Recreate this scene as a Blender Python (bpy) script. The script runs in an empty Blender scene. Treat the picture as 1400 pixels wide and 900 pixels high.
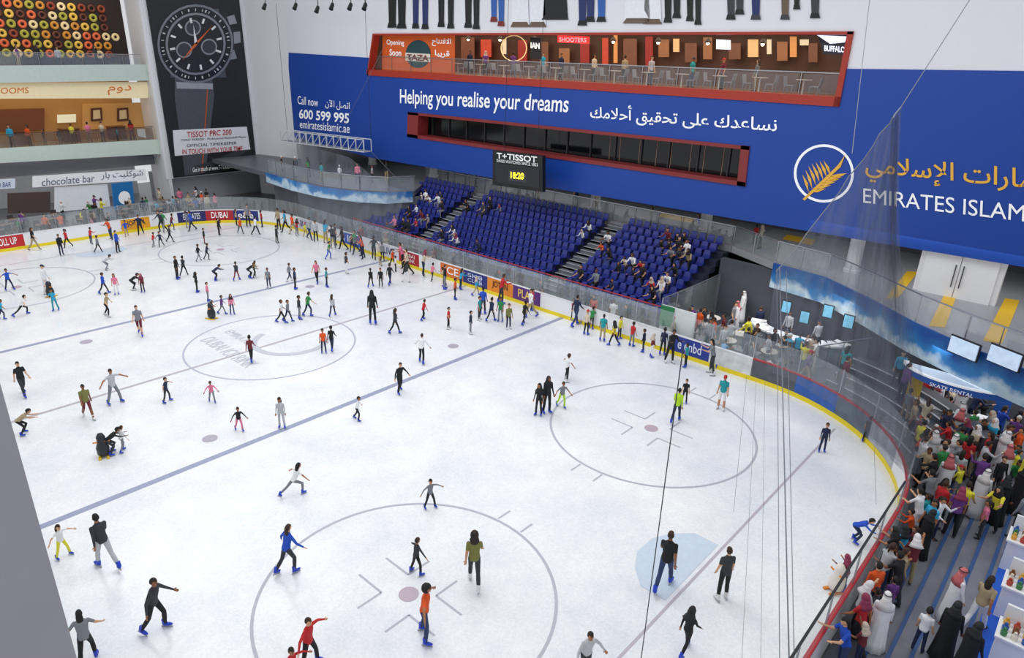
import bpy, math, random
import numpy as np
from collections import defaultdict
from mathutils import Vector, Matrix, geometry
random.seed(7)
C=bpy.context.scene.collection
PI=math.pi
# ---------------------------------------------------------------- camera (solved from the rink markings)
CP=Vector((27.95006,-14.69341,13.05789)); YAW,PIT,ROL,FOC=.72128,.38353,.03242,934.3287
def axes():
    f=Vector((-math.sin(YAW)*math.cos(PIT),math.cos(YAW)*math.cos(PIT),-math.sin(PIT)))
    r=Vector((math.cos(YAW),math.sin(YAW),0)); u=r.cross(f); c,s=math.cos(ROL),math.sin(ROL)
    return c*r+s*u,-s*r+c*u,f
R,U,F=axes()
cam=bpy.data.objects.new('camera',bpy.data.cameras.new('camera')); C.objects.link(cam); bpy.context.scene.camera=cam
cam.matrix_world=Matrix(((R.x,U.x,-F.x,CP.x),(R.y,U.y,-F.y,CP.y),(R.z,U.z,-F.z,CP.z),(0,0,0,1)))
cam.data.lens=FOC*36/1400; cam.data.clip_start=.05; cam.data.clip_end=300
def ray(u,v): return F+R*((u-700)/FOC)-U*((v-450)/FOC)
def onx(u,v,x): d=ray(u,v); return CP+d*((x-CP.x)/d.x)
def ony(u,v,y): d=ray(u,v); return CP+d*((y-CP.y)/d.y)
def onz(u,v,z=0.): d=ray(u,v); return CP+d*((z-CP.z)/d.z)
def proj(P): d=Vector(P)-CP; z=d.dot(F); return 700+FOC*d.dot(R)/z,450-FOC*d.dot(U)/z
# ---------------------------------------------------------------- materials
def lin(h):
    h=h.lstrip('#'); h=h if len(h)==6 else ''.join(x*2 for x in h); c=[int(h[i:i+2],16)/255 for i in (0,2,4)]
    return tuple(x/12.92 if x<.04045 else ((x+.055)/1.055)**2.4 for x in c)
MC={}
def mat(h,rough=.6,metal=0.,em=0.,var=.08,sc=6.):
    k=(h,rough,metal,em,var,sc)
    if k in MC: return MC[k]
    m=bpy.data.materials.new('surface_'+h.strip('#')); m.use_nodes=True; nt=m.node_tree; b=nt.nodes['Principled BSDF']
    c=lin(h); tc=nt.nodes.new('ShaderNodeTexCoord'); nz=nt.nodes.new('ShaderNodeTexNoise'); nz.inputs['Scale'].default_value=sc
    mx=nt.nodes.new('ShaderNodeMix'); mx.data_type='RGBA'
    mx.inputs['A'].default_value=(*[x*(1-var) for x in c],1); mx.inputs['B'].default_value=(*[min(1,x*(1+var)) for x in c],1)
    nt.links.new(tc.outputs['Object'],nz.inputs['Vector']); nt.links.new(nz.outputs['Fac'],mx.inputs['Factor']); nt.links.new(mx.outputs['Result'],b.inputs['Base Color'])
    b.inputs['Roughness'].default_value=rough; b.inputs['Metallic'].default_value=metal
    if em: b.inputs['Emission Color'].default_value=(*c,1); b.inputs['Emission Strength'].default_value=em
    MC[k]=m; return m
def sheer(name,h,a,gloss=.06,grid=0.):
    m=bpy.data.materials.new(name); m.use_nodes=True; nt=m.node_tree; nt.nodes.clear()
    o=nt.nodes.new('ShaderNodeOutputMaterial'); t=nt.nodes.new('ShaderNodeBsdfTransparent'); d=nt.nodes.new('ShaderNodeBsdfDiffuse'); d.inputs[0].default_value=(*lin(h),1)
    mx=nt.nodes.new('ShaderNodeMixShader'); mx.inputs[0].default_value=a
    nt.links.new(t.outputs[0],mx.inputs[1]); nt.links.new(d.outputs[0],mx.inputs[2])
    if grid:
        tc=nt.nodes.new('ShaderNodeTexCoord'); mp_=nt.nodes.new('ShaderNodeMapping'); mp_.inputs['Scale'].default_value=(1,1,.12); nz=nt.nodes.new('ShaderNodeTexNoise'); nz.inputs['Scale'].default_value=grid
        ma=nt.nodes.new('ShaderNodeMapRange'); ma.inputs['From Min'].default_value=.35; ma.inputs['From Max'].default_value=.65; ma.inputs['To Min'].default_value=a*.6; ma.inputs['To Max'].default_value=min(.95,a*1.4)
        nt.links.new(tc.outputs['Object'],mp_.inputs[0]); nt.links.new(mp_.outputs[0],nz.inputs['Vector']); nt.links.new(nz.outputs['Fac'],ma.inputs[0]); nt.links.new(ma.outputs[0],mx.inputs[0])
    g=nt.nodes.new('ShaderNodeBsdfGlossy'); g.inputs['Roughness'].default_value=.05; m2=nt.nodes.new('ShaderNodeMixShader'); m2.inputs[0].default_value=gloss
    nt.links.new(mx.outputs[0],m2.inputs[1]); nt.links.new(g.outputs[0],m2.inputs[2]); nt.links.new(m2.outputs[0],o.inputs[0])
    return m
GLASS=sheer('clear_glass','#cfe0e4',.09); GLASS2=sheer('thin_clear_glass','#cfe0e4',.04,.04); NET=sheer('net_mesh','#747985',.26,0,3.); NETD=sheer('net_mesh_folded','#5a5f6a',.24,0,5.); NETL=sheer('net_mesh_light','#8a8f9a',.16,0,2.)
WHITE=mat('#e9ebf0',.5,var=.02); STEEL=mat('#aeb3ba',.3,.8); BLACK=mat('#15161a',.5); DARK=mat('#24262c',.6)
# ---------------------------------------------------------------- mesh builder
def wloc(o):
    v=Vector((0,0,0))
    while o: v+=o.location; o=o.parent
    return v
class MB:
    def __init__(s): s.v=[];s.f=[];s.m=[]
    def add(s,vs,fs,mi=0):
        n=len(s.v); s.v+=[Vector(x) for x in vs]; s.f+=[tuple(i+n for i in f) for f in fs]; s.m+=[mi]*len(fs); return s
    def prism(s,pts,vec,mi=0):
        pts=[Vector(p) for p in pts]; vec=Vector(vec); n=len(pts)
        return s.add(pts+[p+vec for p in pts],[tuple(range(n))[::-1],tuple(range(n,2*n))]+[(i,(i+1)%n,(i+1)%n+n,i+n) for i in range(n)],mi)
    def box(s,a,b,mi=0):
        return s.prism([(a[0],a[1],a[2]),(b[0],a[1],a[2]),(b[0],b[1],a[2]),(a[0],b[1],a[2])],(0,0,b[2]-a[2]),mi)
    def bar(s,p,q,w,h,mi=0):
        p=Vector(p);q=Vector(q); d=(q-p).normalized(); sd=d.cross(Vector((0,0,1)))
        sd=sd.normalized() if sd.length>1e-3 else Vector((1,0,0)); up=sd.cross(d)
        return s.prism([p+sd*a*w/2+up*b*h/2 for a,b in ((-1,-1),(1,-1),(1,1),(-1,1))],q-p,mi)
    def tube(s,p,q,r0,r1=None,n=8,mi=0):
        p=Vector(p);q=Vector(q); r1=r0 if r1 is None else r1; d=(q-p).normalized(); a=d.orthogonal().normalized(); b=d.cross(a)
        vs=[p+(a*math.cos(2*PI*i/n)+b*math.sin(2*PI*i/n))*r0 for i in range(n)]+[q+(a*math.cos(2*PI*i/n)+b*math.sin(2*PI*i/n))*r1 for i in range(n)]
        return s.add(vs,[tuple(range(n))[::-1],tuple(range(n,2*n))]+[(i,(i+1)%n,(i+1)%n+n,i+n) for i in range(n)],mi)
    def loft(s,rings,mi=0,cap=True):
        n=len(rings[0]); vs=[p for r in rings for p in r]; fs=[]
        for k in range(len(rings)-1):
            for i in range(n): fs.append((k*n+i,k*n+(i+1)%n,(k+1)*n+(i+1)%n,(k+1)*n+i))
        if cap: fs+=[tuple(range(n))[::-1],tuple(range(len(vs)-n,len(vs)))]
        return s.add(vs,fs,mi)
    def ell(s,c,r,mi=0,seg=14,rg=9,fn=None,rot=None):
        rings=[]
        for k in range(rg+1):
            th=PI*k/rg; th=min(max(th,.02),PI-.02); row=[]
            for i in range(seg):
                ph=2*PI*i/seg; d=Vector((math.sin(th)*math.cos(ph),math.sin(th)*math.sin(ph),-math.cos(th)))
                k2=fn(d) if fn else 1; p=Vector((d.x*r[0],d.y*r[1],d.z*r[2]))*k2
                if rot: p=rot@p
                row.append(Vector(c)+p)
            rings.append(row)
        return s.loft(rings,mi)
    def lathe(s,c,prof,n=20,mi=0):
        c=Vector(c); return s.loft([[c+Vector((r*math.cos(2*PI*i/n),r*math.sin(2*PI*i/n),z)) for i in range(n)] for r,z in prof],mi)
    def build(s,name,mats,parent=None,smooth=False,label=None,cat=None,group=None,kind=None):
        if not isinstance(mats,(list,tuple)): mats=[mats]
        a=np.array([tuple(x) for x in s.v]); lo,hi=a.min(0),a.max(0)
        org=wloc(parent) if parent else Vector(((lo[0]+hi[0])/2,(lo[1]+hi[1])/2,lo[2]))
        me=bpy.data.meshes.new(name); me.from_pydata([tuple(x-org) for x in s.v],[],s.f)
        for m in mats: me.materials.append(m)
        me.polygons.foreach_set('material_index',s.m)
        if smooth: me.polygons.foreach_set('use_smooth',[True]*len(s.f))
        me.update(); o=bpy.data.objects.new(name,me); C.objects.link(o)
        if parent: o.parent=parent
        else: o.location=org
        if label: tag(o,label,cat,group)
        if kind: o['kind']=kind
        return o
TOP=[]
def tag(o,label,cat,group=None):
    o['label']=label; o['category']=cat or 'object'
    if group: o['group']=group
    TOP.append(o)
def thing(name,label,cat,loc=(0,0,0),group=None):
    o=bpy.data.objects.new(name,None); o.empty_display_size=.2; C.objects.link(o); o.location=loc; tag(o,label,cat,group); return o
def inst(me,name,parent=None,loc=(0,0,0),rz=0):
    o=bpy.data.objects.new(name,me); C.objects.link(o); o.parent=parent; o.location=loc; o.rotation_euler=(0,0,rz); return o
def wallprint(pl,pix,off,th=.03):
    fn,ax=(onx,Vector((1,0,0))) if pl[0]=='x' else (ony,Vector((0,-1,0)))
    return [fn(u,v,pl[1])+ax*off for u,v in pix], ax*th
def circ(u,v,r,ry=None,n=28,a0=0,a1=360):
    ry=ry or r; m=n if a1-a0==360 else n+1
    return [(u+r*math.cos(math.radians(a0+(a1-a0)*i/n)),v+ry*math.sin(math.radians(a0+(a1-a0)*i/n))) for i in range(m)]
# ---------------------------------------------------------------- lettering
base={'ا':(0xFE8D,2),'أ':(0xFE83,2),'إ':(0xFE87,2),'آ':(0xFE81,2),'ب':(0xFE8F,4),'ة':(0xFE93,2),'ت':(0xFE95,4),'ح':(0xFEA1,4),'د':(0xFEA9,2),'ر':(0xFEAD,2),'س':(0xFEB1,4),'ش':(0xFEB5,4),'ص':(0xFEB9,4),'ع':(0xFEC9,4),'ق':(0xFED5,4),'ك':(0xFED9,4),'ل':(0xFEDD,4),'م':(0xFEE1,4),'ن':(0xFEE5,4),'و':(0xFEED,2),'ى':(0xFEEF,2),'ي':(0xFEF1,4),'ف':(0xFED1,4)}
lig={'لا':(0xFEFB,2),'لأ':(0xFEF7,2),'لإ':(0xFEF9,2),'لآ':(0xFEF5,2)}
def ar(s):
    t=[];i=0
    while i<len(s):
        if s[i:i+2] in lig: t.append(lig[s[i:i+2]]); i+=2
        else: t.append(base.get(s[i],(s[i],0))); i+=1
    o=[]
    for k,(c,n) in enumerate(t):
        if n==0: o.append(c); continue
        pj=k>0 and t[k-1][1]==4; nj=k+1<len(t) and t[k+1][1]>0 and n==4
        o.append(chr(c+(3 if pj and nj else 2 if nj else 1 if pj else 0)))
    return ''.join(reversed(o))
TX=[]
def text(s,P0,P1,P2,m,parent,nrm,off=.05,bold=0,name='lettering'):
    c=bpy.data.curves.new(name,'FONT'); c.body=s; c.offset=bold; c.resolution_u=4
    o=bpy.data.objects.new(name,c); C.objects.link(o); TX.append((o,P0+Vector(nrm)*off,P1-P0,P2-P0,m,parent,name))
def wtext(s,pl,q,m,parent,off=.06,bold=0,name='lettering'):
    fn,n=(onx,(1,0,0)) if pl[0]=='x' else (ony,(0,-1,0))
    text(s,fn(*q[0],pl[1]),fn(*q[1],pl[1]),fn(*q[2],pl[1]),m,parent,n,off,bold,name)
def flush_text():
    bpy.context.view_layer.update(); dg=bpy.context.evaluated_depsgraph_get()
    new=[]
    for o,P0,ex,ey,m,parent,name in TX:
        me=bpy.data.meshes.new_from_object(o.evaluated_get(dg)); n=len(me.vertices)
        co=np.zeros(n*3); me.vertices.foreach_get('co',co); co=co.reshape(-1,3)
        if n==0: continue
        lo,hi=co.min(0),co.max(0); s=(co[:,0]-lo[0])/(hi[0]-lo[0]+1e-6); t=(co[:,1]-lo[1])/(hi[1]-lo[1]+1e-6)
        org=wloc(parent); w=np.array(P0-org)+s[:,None]*np.array(ex)+t[:,None]*np.array(ey)
        me.vertices.foreach_set('co',w.ravel()); me.materials.clear(); me.materials.append(m); me.update(); new.append((me,parent,name))
    for x in TX: bpy.data.objects.remove(x[0])
    for me,parent,name in new: q=bpy.data.objects.new(name,me); C.objects.link(q); q.parent=parent
# ================================================================ ICE
HX,HY,CR=25.5,12.75,7.2
def rink(inset=0,n=14):
    P=[]; r=CR-inset
    for cx,cy,a in ((HX-CR,-HY+CR,-90),(HX-CR,HY-CR,0),(-HX+CR,HY-CR,90),(-HX+CR,-HY+CR,180)):
        for i in range(n+1):
            t=math.radians(a+90*i/n); P.append(Vector((cx+r*math.cos(t),cy+r*math.sin(t),0)))
    return P
icem=bpy.data.materials.new('ice'); icem.use_nodes=True; nt=icem.node_tree; b=nt.nodes['Principled BSDF']
tc=nt.nodes.new('ShaderNodeTexCoord'); n1=nt.nodes.new('ShaderNodeTexNoise'); n1.inputs['Scale'].default_value=.35; n1.inputs['Detail'].default_value=8; n1.inputs['Roughness'].default_value=.7
n2=nt.nodes.new('ShaderNodeTexNoise'); n2.inputs['Scale'].default_value=16; n2.inputs['Detail'].default_value=8; n2.inputs['Roughness'].default_value=.75
mm=nt.nodes.new('ShaderNodeMath'); mm.operation='ADD'; cr=nt.nodes.new('ShaderNodeValToRGB')
cr.color_ramp.elements[0].position=.38; cr.color_ramp.elements[0].color=(.70,.735,.79,1); cr.color_ramp.elements[1].position=.58; cr.color_ramp.elements[1].color=(.90,.91,.93,1)
hf=nt.nodes.new('ShaderNodeMath'); hf.operation='MULTIPLY'; hf.inputs[1].default_value=.5
for a in (n1,n2): nt.links.new(tc.outputs['Object'],a.inputs['Vector'])
nt.links.new(n1.outputs['Fac'],mm.inputs[0]); nt.links.new(n2.outputs['Fac'],mm.inputs[1]); nt.links.new(mm.outputs[0],hf.inputs[0]); nt.links.new(hf.outputs[0],cr.inputs[0]); nt.links.new(cr.outputs[0],b.inputs['Base Color'])
b.inputs['Roughness'].default_value=.2; b.inputs['Specular IOR Level'].default_value=.35
ice=MB().prism([p+Vector((0,0,-.1)) for p in rink()],(0,0,.1)).build('floor',icem,kind='structure')
RED=mat('#b9b2be',.5); GRY=mat('#b4b6c2',.5)
def mark(name,mb,m): mb.build(name,m,ice)
def strip(x,w,m,name,y=HY): mark(name,MB().box((x-w/2,-y,.002),(x+w/2,y,.005)),m)
strip(7.37,.25,mat('#969db8',.5,var=.15),'blue_line'); strip(-7.37,.25,mat('#969db8',.5,var=.15),'blue_line'); strip(0,.15,mat('#b2adb6',.5,var=.15),'centre_line')
strip(22.1,.08,RED,'goal_line',11); strip(-22.1,.08,RED,'goal_line',11)
def annul(cx,cy,r,w,a0=0,a1=360,n=72,z=.007):
    mb=MB()
    for i in range(n):
        t=[math.radians(a0+(a1-a0)*(i+k)/n) for k in (0,1)]
        mb.add([(cx+q*math.cos(s),cy+q*math.sin(s),z) for s in t for q in (r-w/2,r+w/2)],[(0,1,3,2)])
    return mb
for sx in (1,-1):
    for sy in (1,-1):
        cx,cy=17*sx,5.95*sy; mb=annul(cx,cy,3.82,.08)
        for a in (1,-1):
            for q in (-.45,.45): mb.box((cx+q-.03,min(cy+a*3.87,cy+a*4.4),.004),(cx+q+.03,max(cy+a*3.87,cy+a*4.4),.006))
            for b_ in (1,-1):
                mb.box((min(cx+a*.55,cx+a*1.5),cy+b_*.45-.03,.004),(max(cx+a*.55,cx+a*1.5),cy+b_*.45+.03,.006)); mb.box((cx+a*.55-.03,cy+min(b_*.45,b_*1.2),.004),(cx+a*.55+.03,cy+max(b_*.45,b_*1.2),.006))
        mark('faceoff_circle',mb,GRY); mark('faceoff_spot',annul(cx,cy,.13,.26,z=.008),mat('#bba8b6',.5))
        mark('faceoff_spot',annul(6.1*sx,cy,.13,.26,z=.008),mat('#ada6b6',.5))
mark('centre_circle',annul(0,0,3.82,.08),mat('#b2b7c8',.5)); mark('centre_emblem',annul(.2,.9,1.7,.3,200,420),mat('#c2c6d0',.5))
FT=mat('#c2c6d0',.5); V3=Vector
text('DUBAI ICE RINK',V3((-2.7,-2.2,.01)),V3((1.6,-2.2,.01)),V3((-2.7,-1.5,.01)),FT,ice,(0,0,1),0); text('EMIRATES',V3((-2.9,-.9,.01)),V3((-.6,-.9,.01)),V3((-2.9,-.45,.01)),FT,ice,(0,0,1),0)
for sx in (1,-1): mark('goal_crease',MB().prism([(sx*x,y,.006) for x,y in ((21.95,-1.5),(21.2,-1.5),(20.7,-1.0),(20.4,-.4),(20.4,.4),(20.7,1.0),(21.2,1.5),(21.95,1.5))],(0,0,.002)),mat('#c9d8e8',.4))
MB().box((-45,-20,-.3),(40,27,-.1)).build('floor',mat('#7d8088',.5),kind='structure')
mb=MB()
mb.prism([(-45,12.9,-.1),(40,12.9,-.1),(40,27,-.1),(-45,27,-.1)],(0,0,.1)).prism([(-45,-20,-.1),(-25.7,-20,-.1),(-25.7,12.9,-.1),(-45,12.9,-.1)],(0,0,.1))
mb.build('floor',mat('#6f727a',.35,var=.15),kind='structure')
# ================================================================ BOARDS
peri=[]
q=rink(0,40)
for i in range(len(q)): peri.append((q[i],q[(i+1)%len(q)]))
L=sum((b_-a).length for a,b_ in peri)
def at(s):
    s%=L
    for a,b_ in peri:
        d=(b_-a).length
        if s<=d and d>0: return a+(b_-a)*(s/d)
        s-=d
    return peri[-1][1]
def arc_of(P):
    best=(1e9,0); s=0
    for a,b_ in peri:
        d=(b_-a).length
        if d>0:
            t=max(0,min(1,(P-a).dot(b_-a)/d/d)); e=(a+(b_-a)*t-P).length
            if e<best[0]: best=(e,s+t*d)
        s+=d
    return best[1]
NB=70; ads={}
def ad(u,v,col,lines,fg,lab):
    k=int(arc_of(onz(u,v))/L*NB); ads[k]=(col,lines,fg,lab)
for a in [(702,404,'#e8891c',['JOTUN'],'#1b1b22','orange with dark lettering'),(551,357,'#e8891c',['JOTUN'],'#1b1b22','orange with dark lettering'),(168,316,'#e8a21c',['JOTUN'],'#1b1b22','orange with dark lettering'),
 (655,392,'#1c2a78',['SK8','CLUB'],'#c9d2f0','deep blue with pale letters'),(577,365,'#b0202a',['DUBAI','ICE RINK'],'#f3e9e9','crimson with white letters'),(258,307,'#1d2560',['EMIRATES'],'#e9ebf5','navy with white letters'),(298,304,'#b3202b',['DUBAI'],'#ffffff','crimson with white lettering'),
 (18,340,'#c2232c',['ROLL UP'],'#ffffff','red with a white word'),(610,378,'#d86f1e',['ICE'],'#ffffff','amber'),(528,352,'#d9dde8',['LIVE'],'#24306b','pale with blue word'),(482,338,'#2b56b8',['ICE'],'#ffffff','mid blue'),
 (945,498,'#243a94',['e enbd'],'#dfe6ff','royal blue with pale word'),(975,507,'#1e2d7c',['eee'],'#e8ecff','indigo'),(735,415,'#5a2a7c',['PLAY'],'#f0d060','purple'),(1010,515,'#d4d8de',[],'#fff','pale silver'),(1045,523,'#3a3438',[],'#fff','charcoal photo-print'),(1085,540,'#55585f',[],'#fff','grey photo-print'),(1130,562,'#2f7cc4',[],'#fff','bright ocean blue'),(1105,548,'#2a5cae',[],'#fff','watery blue'),(1180,596,'#5a6878',[],'#fff','slate coloured'),(1215,632,'#a8aeb8',[],'#fff','silver grey'),(330,303,'#26367f',['e&e'],'#fff','blue'),(420,318,'#c7cbd6',['SKATE'],'#27357c','silver')]: ad(*a)
kick=mat('#ecd51c',.4); capw=mat('#e4e6ea',.4); capr=mat('#b3242c',.4); pan=mat('#eceef2',.35,var=.03)
for k in range(NB):
    s0,s1=L*k/NB,L*(k+1)/NB; pts=[at(s0+(s1-s0)*j/3) for j in range(4)]
    mid=at((s0+s1)/2); d=(pts[3]-pts[0]).normalized(); nin=Vector((-d.y,d.x,0))
    right=mid.x>17 and mid.y>-9
    near=mid.y<-9
    adv=ads.get(k)
    t=thing('dasher_board',('%s advert board '%adv[3] if adv else ('white rink board with red top rail ' if right else 'plain white rink board '))+('beside the steps' if mid.x>24 else 'at the near right corner curve' if right else 'along the near side' if near else 'in front of the blue seats' if abs(mid.x)<13 else 'at the far end of ice' if mid.x<-20 else 'along the far side'),'rink board',mid,'rink boards with yellow kick strip')
    def band(z0,z1,i0,i1):
        mb=MB()
        ring=[[p+(-nin)*i0+Vector((0,0,z0)),p+(-nin)*i1+Vector((0,0,z0)),p+(-nin)*i1+Vector((0,0,z1)),p+(-nin)*i0+Vector((0,0,z1))] for p in pts]
        return mb.loft(ring)
    band(.0,1.0,0,.08).build('panel',pan if not adv else mat(adv[0],.35,var=.08 if adv[1] else .45,sc=2.5 if not adv[1] else 6.),t)
    band(.0,.2,-.015,0).build('kick_plate',kick,t); band(1.0,1.05,-.02,.09).build('cap_rail',capr if right else capw,t)
    if adv and adv[1]:
        P0=pts[3]+nin*.02; P1=pts[0]+nin*.02; e=P1-P0; n=len(adv[1])
        for j,tx in enumerate(adv[1]):
            zt=.88-j*.6/n
            text(tx,P0+e*.2+Vector((0,0,zt-.48/n)),P0+e*.8+Vector((0,0,zt-.48/n)),P0+e*.2+Vector((0,0,zt)),mat(adv[2],.5),t,nin,.0,.01)
    if not near:
        band(1.07,2.05,.03,.045).build('glass_pane',GLASS,t)
        mb=MB(); mb.box(pts[0]-nin*.04+Vector((-.02,-.02,1.07)),pts[0]-nin*.04+Vector((.02,.02,2.08))); mb.build('post',STEEL,t)
        if right and mid.x>22 and mid.y<6: band(2.05,2.1,.0,.05).build('handrail',DARK,t)
# ================================================================ SEATING
Z0,DZ,Y0,DY,NR=.85,.27,13.9,.665,10
mb=MB()
for i in range(NR): mb.box((-12.6,Y0+DY*i,0 if i==0 else Z0+DZ*(i-1)-.05),(12.6,Y0+DY*(i+1)+(0 if i<NR-1 else .1),Z0+DZ*i))
mb.build('floor_stand',mat('#252b3e',.6),kind='structure')
def seat_mesh():
    mb=MB(); w=.2
    rr=[[(-w,.18,.40),(w,.18,.40),(w,.18,.44),(-w,.18,.44)],[(-w,0,.37),(w,0,.37),(w,0,.41),(-w,0,.41)],[(-w,-.18,.39),(w,-.18,.39),(w,-.18,.43),(-w,-.18,.43)],[(-w*.95,-.24,.52),(w*.95,-.24,.52),(w*.95,-.20,.54),(-w*.95,-.20,.54)],[(-w*.85,-.30,.74),(w*.85,-.30,.74),(w*.85,-.27,.75),(-w*.85,-.27,.75)],[(-w*.6,-.31,.77),(w*.6,-.31,.77),(w*.6,-.29,.77),(-w*.6,-.29,.77)]]
    mb.loft([[Vector(p) for p in r] for r in rr]); mb.bar((0,.02,0),(0,-.05,.39),.08,.08); mb.box((-.12,-.12,0),(.12,.1,.02))
    return mb
SMB=seat_mesh(); SMAT=mat('#1b297e',.45); SM=bpy.data.meshes.new('seat'); SM.from_pydata([tuple(v) for v in SMB.v],[],SMB.f); SM.materials.append(SMAT); seats=[]; SL=[]
ORD=['first','second','third','fourth','fifth','sixth','seventh','eighth','ninth','tenth','eleventh','twelfth','13th','14th','15th','16th','17th','18th','19th','20th','21st','22nd']
for sec,x0,x1,n in (('left',-12.4,-7,11),('middle',-5.6,4.7,21),('right',6.1,12.3,12)):
    for i in range(NR):
        for j in range(n):
            P=Vector((x0+(x1-x0)*(j+.5)/n,Y0+DY*i+.36,Z0+DZ*i)); seats.append(P); SL.append(((P-CP).dot(F),P,'blue plastic stadium seat, %s section, %s row from ice, %s from left'%(sec,ORD[i],ORD[j])))
SL.sort(key=lambda a:a[0]); mb=MB()
for k,(_,P,l) in enumerate(SL):
    if k<298: o=inst(SM,'stadium_seat',None,P,PI); tag(o,l,'seat','blue seats of the grandstand')
    else: mb.add([Vector((-v.x,-v.y,v.z))+P for v in SMB.v],SMB.f)
mb.build('stadium_seats',SMAT,label='block of the most distant blue plastic seats in the left and middle sections',cat='seats',kind='stuff')
for nm,x0,x1 in (('left',-6.9,-5.7),('right',4.8,6.0)):
    t=thing('stair_flight','grey concrete aisle steps with white edges between the %s and next seat block'%nm,'stairs',((x0+x1)/2,Y0,0))
    mb=MB(); m2=MB()
    for i in range(NR*2): 
        y=Y0+DY*i/2; z=Z0+DZ*(i+1)/2-.11; mb.box((x0,y,z-.2),(x1,y+DY/2,z)); m2.box((x0,y-.005,z-.01),(x1,y+.05,z+.006))
    mb.build('steps',mat('#5f646c',.7),t); m2.build('step_edging',mat('#b9bcc4',.5),t)
t=thing('glass_barrier','low glass barrier with steel posts in front of the first row of seats','barrier',(0,13.75,0))
for i in range(17):
    x=-12.4+i*1.55; MB().box((x-.03,13.72,0),(x+.03,13.78,1.75)).build('post',STEEL,t)
    if i<16: MB().box((x+.05,13.74,.5),(x+1.5,13.76,1.7)).build('glass_pane',GLASS,t)
MB().box((-12.5,13.7,0),(12.6,13.8,.55)).build('plinth',mat('#dfe2e8',.5),t); MB().bar((-12.5,13.75,1.78),(12.6,13.75,1.78),.05,.05).build('handrail',mat('#b33a40',.4),t)
# ---------------------------------------------------------------- concourse deck
ZD=3.6
deckR=[(12.7,20.7),(15.7,19.2),(18.4,18.7),(20.8,17),(23.1,15.1),(25,13.9),(27.2,12.8),(32,10.6),(40,9),(40,27),(12.7,27)]
def deck(name,pts,z,th,m): MB().prism([(x,y,z-th) for x,y in pts],(0,0,th)).build(name,m,kind='structure')
deck('floor_concourse',deckR,ZD,.35,mat('#9b9da3',.35,var=.1)); deck('floor_concourse',[(-12.6,20.65),(12.7,20.65),(12.7,27),(-12.6,27)],ZD,.35,mat('#85878e',.4))
pl=[(365,236),(400,247),(440,256),(490,262),(530,264),(566,262)]
dl=[onz(u,v,ZD) for u,v in pl]
deck('floor_concourse',[(p.x,p.y) for p in dl]+[(-12.6,20.65),(-12.6,27),(-40,27),(-40,dl[0].y)],ZD,.35,mat('#5f626a',.4,var=.3))
def rail(name,label,pts,h=1.1,tone=STEEL,step=1.6,gl=GLASS):
    pts=[Vector(p) for p in pts]; t=thing(name,label,'railing',pts[0]); r=MB()
    for a,b_ in zip(pts,pts[1:]):
        n=max(1,round((b_-a).length/step)); r.bar(a+Vector((0,0,h)),b_+Vector((0,0,h)),.05,.05)
        for i in range(n): 
            q0=a+(b_-a)*(i/n); q1=a+(b_-a)*((i+1)/n); MB().box(q0+Vector((-.02,-.02,0)),q0+Vector((.02,.02,h))).build('post',tone,t); d=(q1-q0)*.04
            MB().prism([q0+d+Vector((0,0,.08)),q1-d+Vector((0,0,.08)),q1-d+Vector((0,0,h-.06)),q0+d+Vector((0,0,h-.06))],(.006,.012,0)).build('glass_pane',gl,t)
    r.build('handrail',tone,t); return t
rail('glass_railing','curved glass railing of the upper walkway above the right mural wall',[(x,y+.12,ZD) for x,y in deckR[:9]])
rail('glass_railing','long glass railing along the walkway behind the top row of seats',[(-12.6,20.75,ZD),(12.7,20.75,ZD)])
rail('glass_railing','curved glass railing of the walkway left of the seats',[(p.x,p.y+.12,ZD) for p in dl])
mural=bpy.data.materials.new('ice_mural'); mural.use_nodes=True; nt=mural.node_tree; b=nt.nodes['Principled BSDF']
tc=nt.nodes.new('ShaderNodeTexCoord'); nz=nt.nodes.new('ShaderNodeTexNoise'); nz.inputs['Scale'].default_value=.9; nz.inputs['Detail'].default_value=7
sp=nt.nodes.new('ShaderNodeSeparateXYZ'); ad1=nt.nodes.new('ShaderNodeMath'); ad1.operation='MULTIPLY_ADD'; ad1.inputs[1].default_value=.42
cr=nt.nodes.new('ShaderNodeValToRGB'); e=cr.color_ramp.elements; e[0].position=.3; e[0].color=(*lin('#7fb2d4'),1); e[1].position=1.; e[1].color=(*lin('#14509c'),1); x_=e.new(.55); x_.color=(*lin('#c4d8e4'),1); x_=e.new(.72); x_.color=(*lin('#2f7cba'),1)
nt.links.new(tc.outputs['Object'],nz.inputs['Vector']); nt.links.new(tc.outputs['Object'],sp.inputs[0]); nt.links.new(sp.outputs['Z'],ad1.inputs[0]); nt.links.new(nz.outputs['Fac'],ad1.inputs[2]); nt.links.new(ad1.outputs[0],cr.inputs[0]); nt.links.new(cr.outputs[0],b.inputs['Base Color'])
def murw(pts,z0,z1,lab):
    mb=MB(); pts=[Vector((p[0],p[1],0)) for p in pts]
    for a,b_ in zip(pts,pts[1:]):
        n=Vector((b_.y-a.y,a.x-b_.x,0)).normalized()*.1; mb.prism([a+Vector((0,0,z0)),b_+Vector((0,0,z0)),b_+Vector((0,0,z1)),a+Vector((0,0,z1))],-n)
    mb.build('mural_panel',mural,label=lab,cat='mural')
murw([(x,y-.12) for x,y in deckR[1:9]],2.35,ZD+.02,'blue and white snowy mountain mural band curving round the right walkway edge')
murw([(p.x,p.y-.12) for p in dl],2.85,ZD+.02,'pale blue icy mural band on curved wall left of the seats')
mb=MB()
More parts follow.
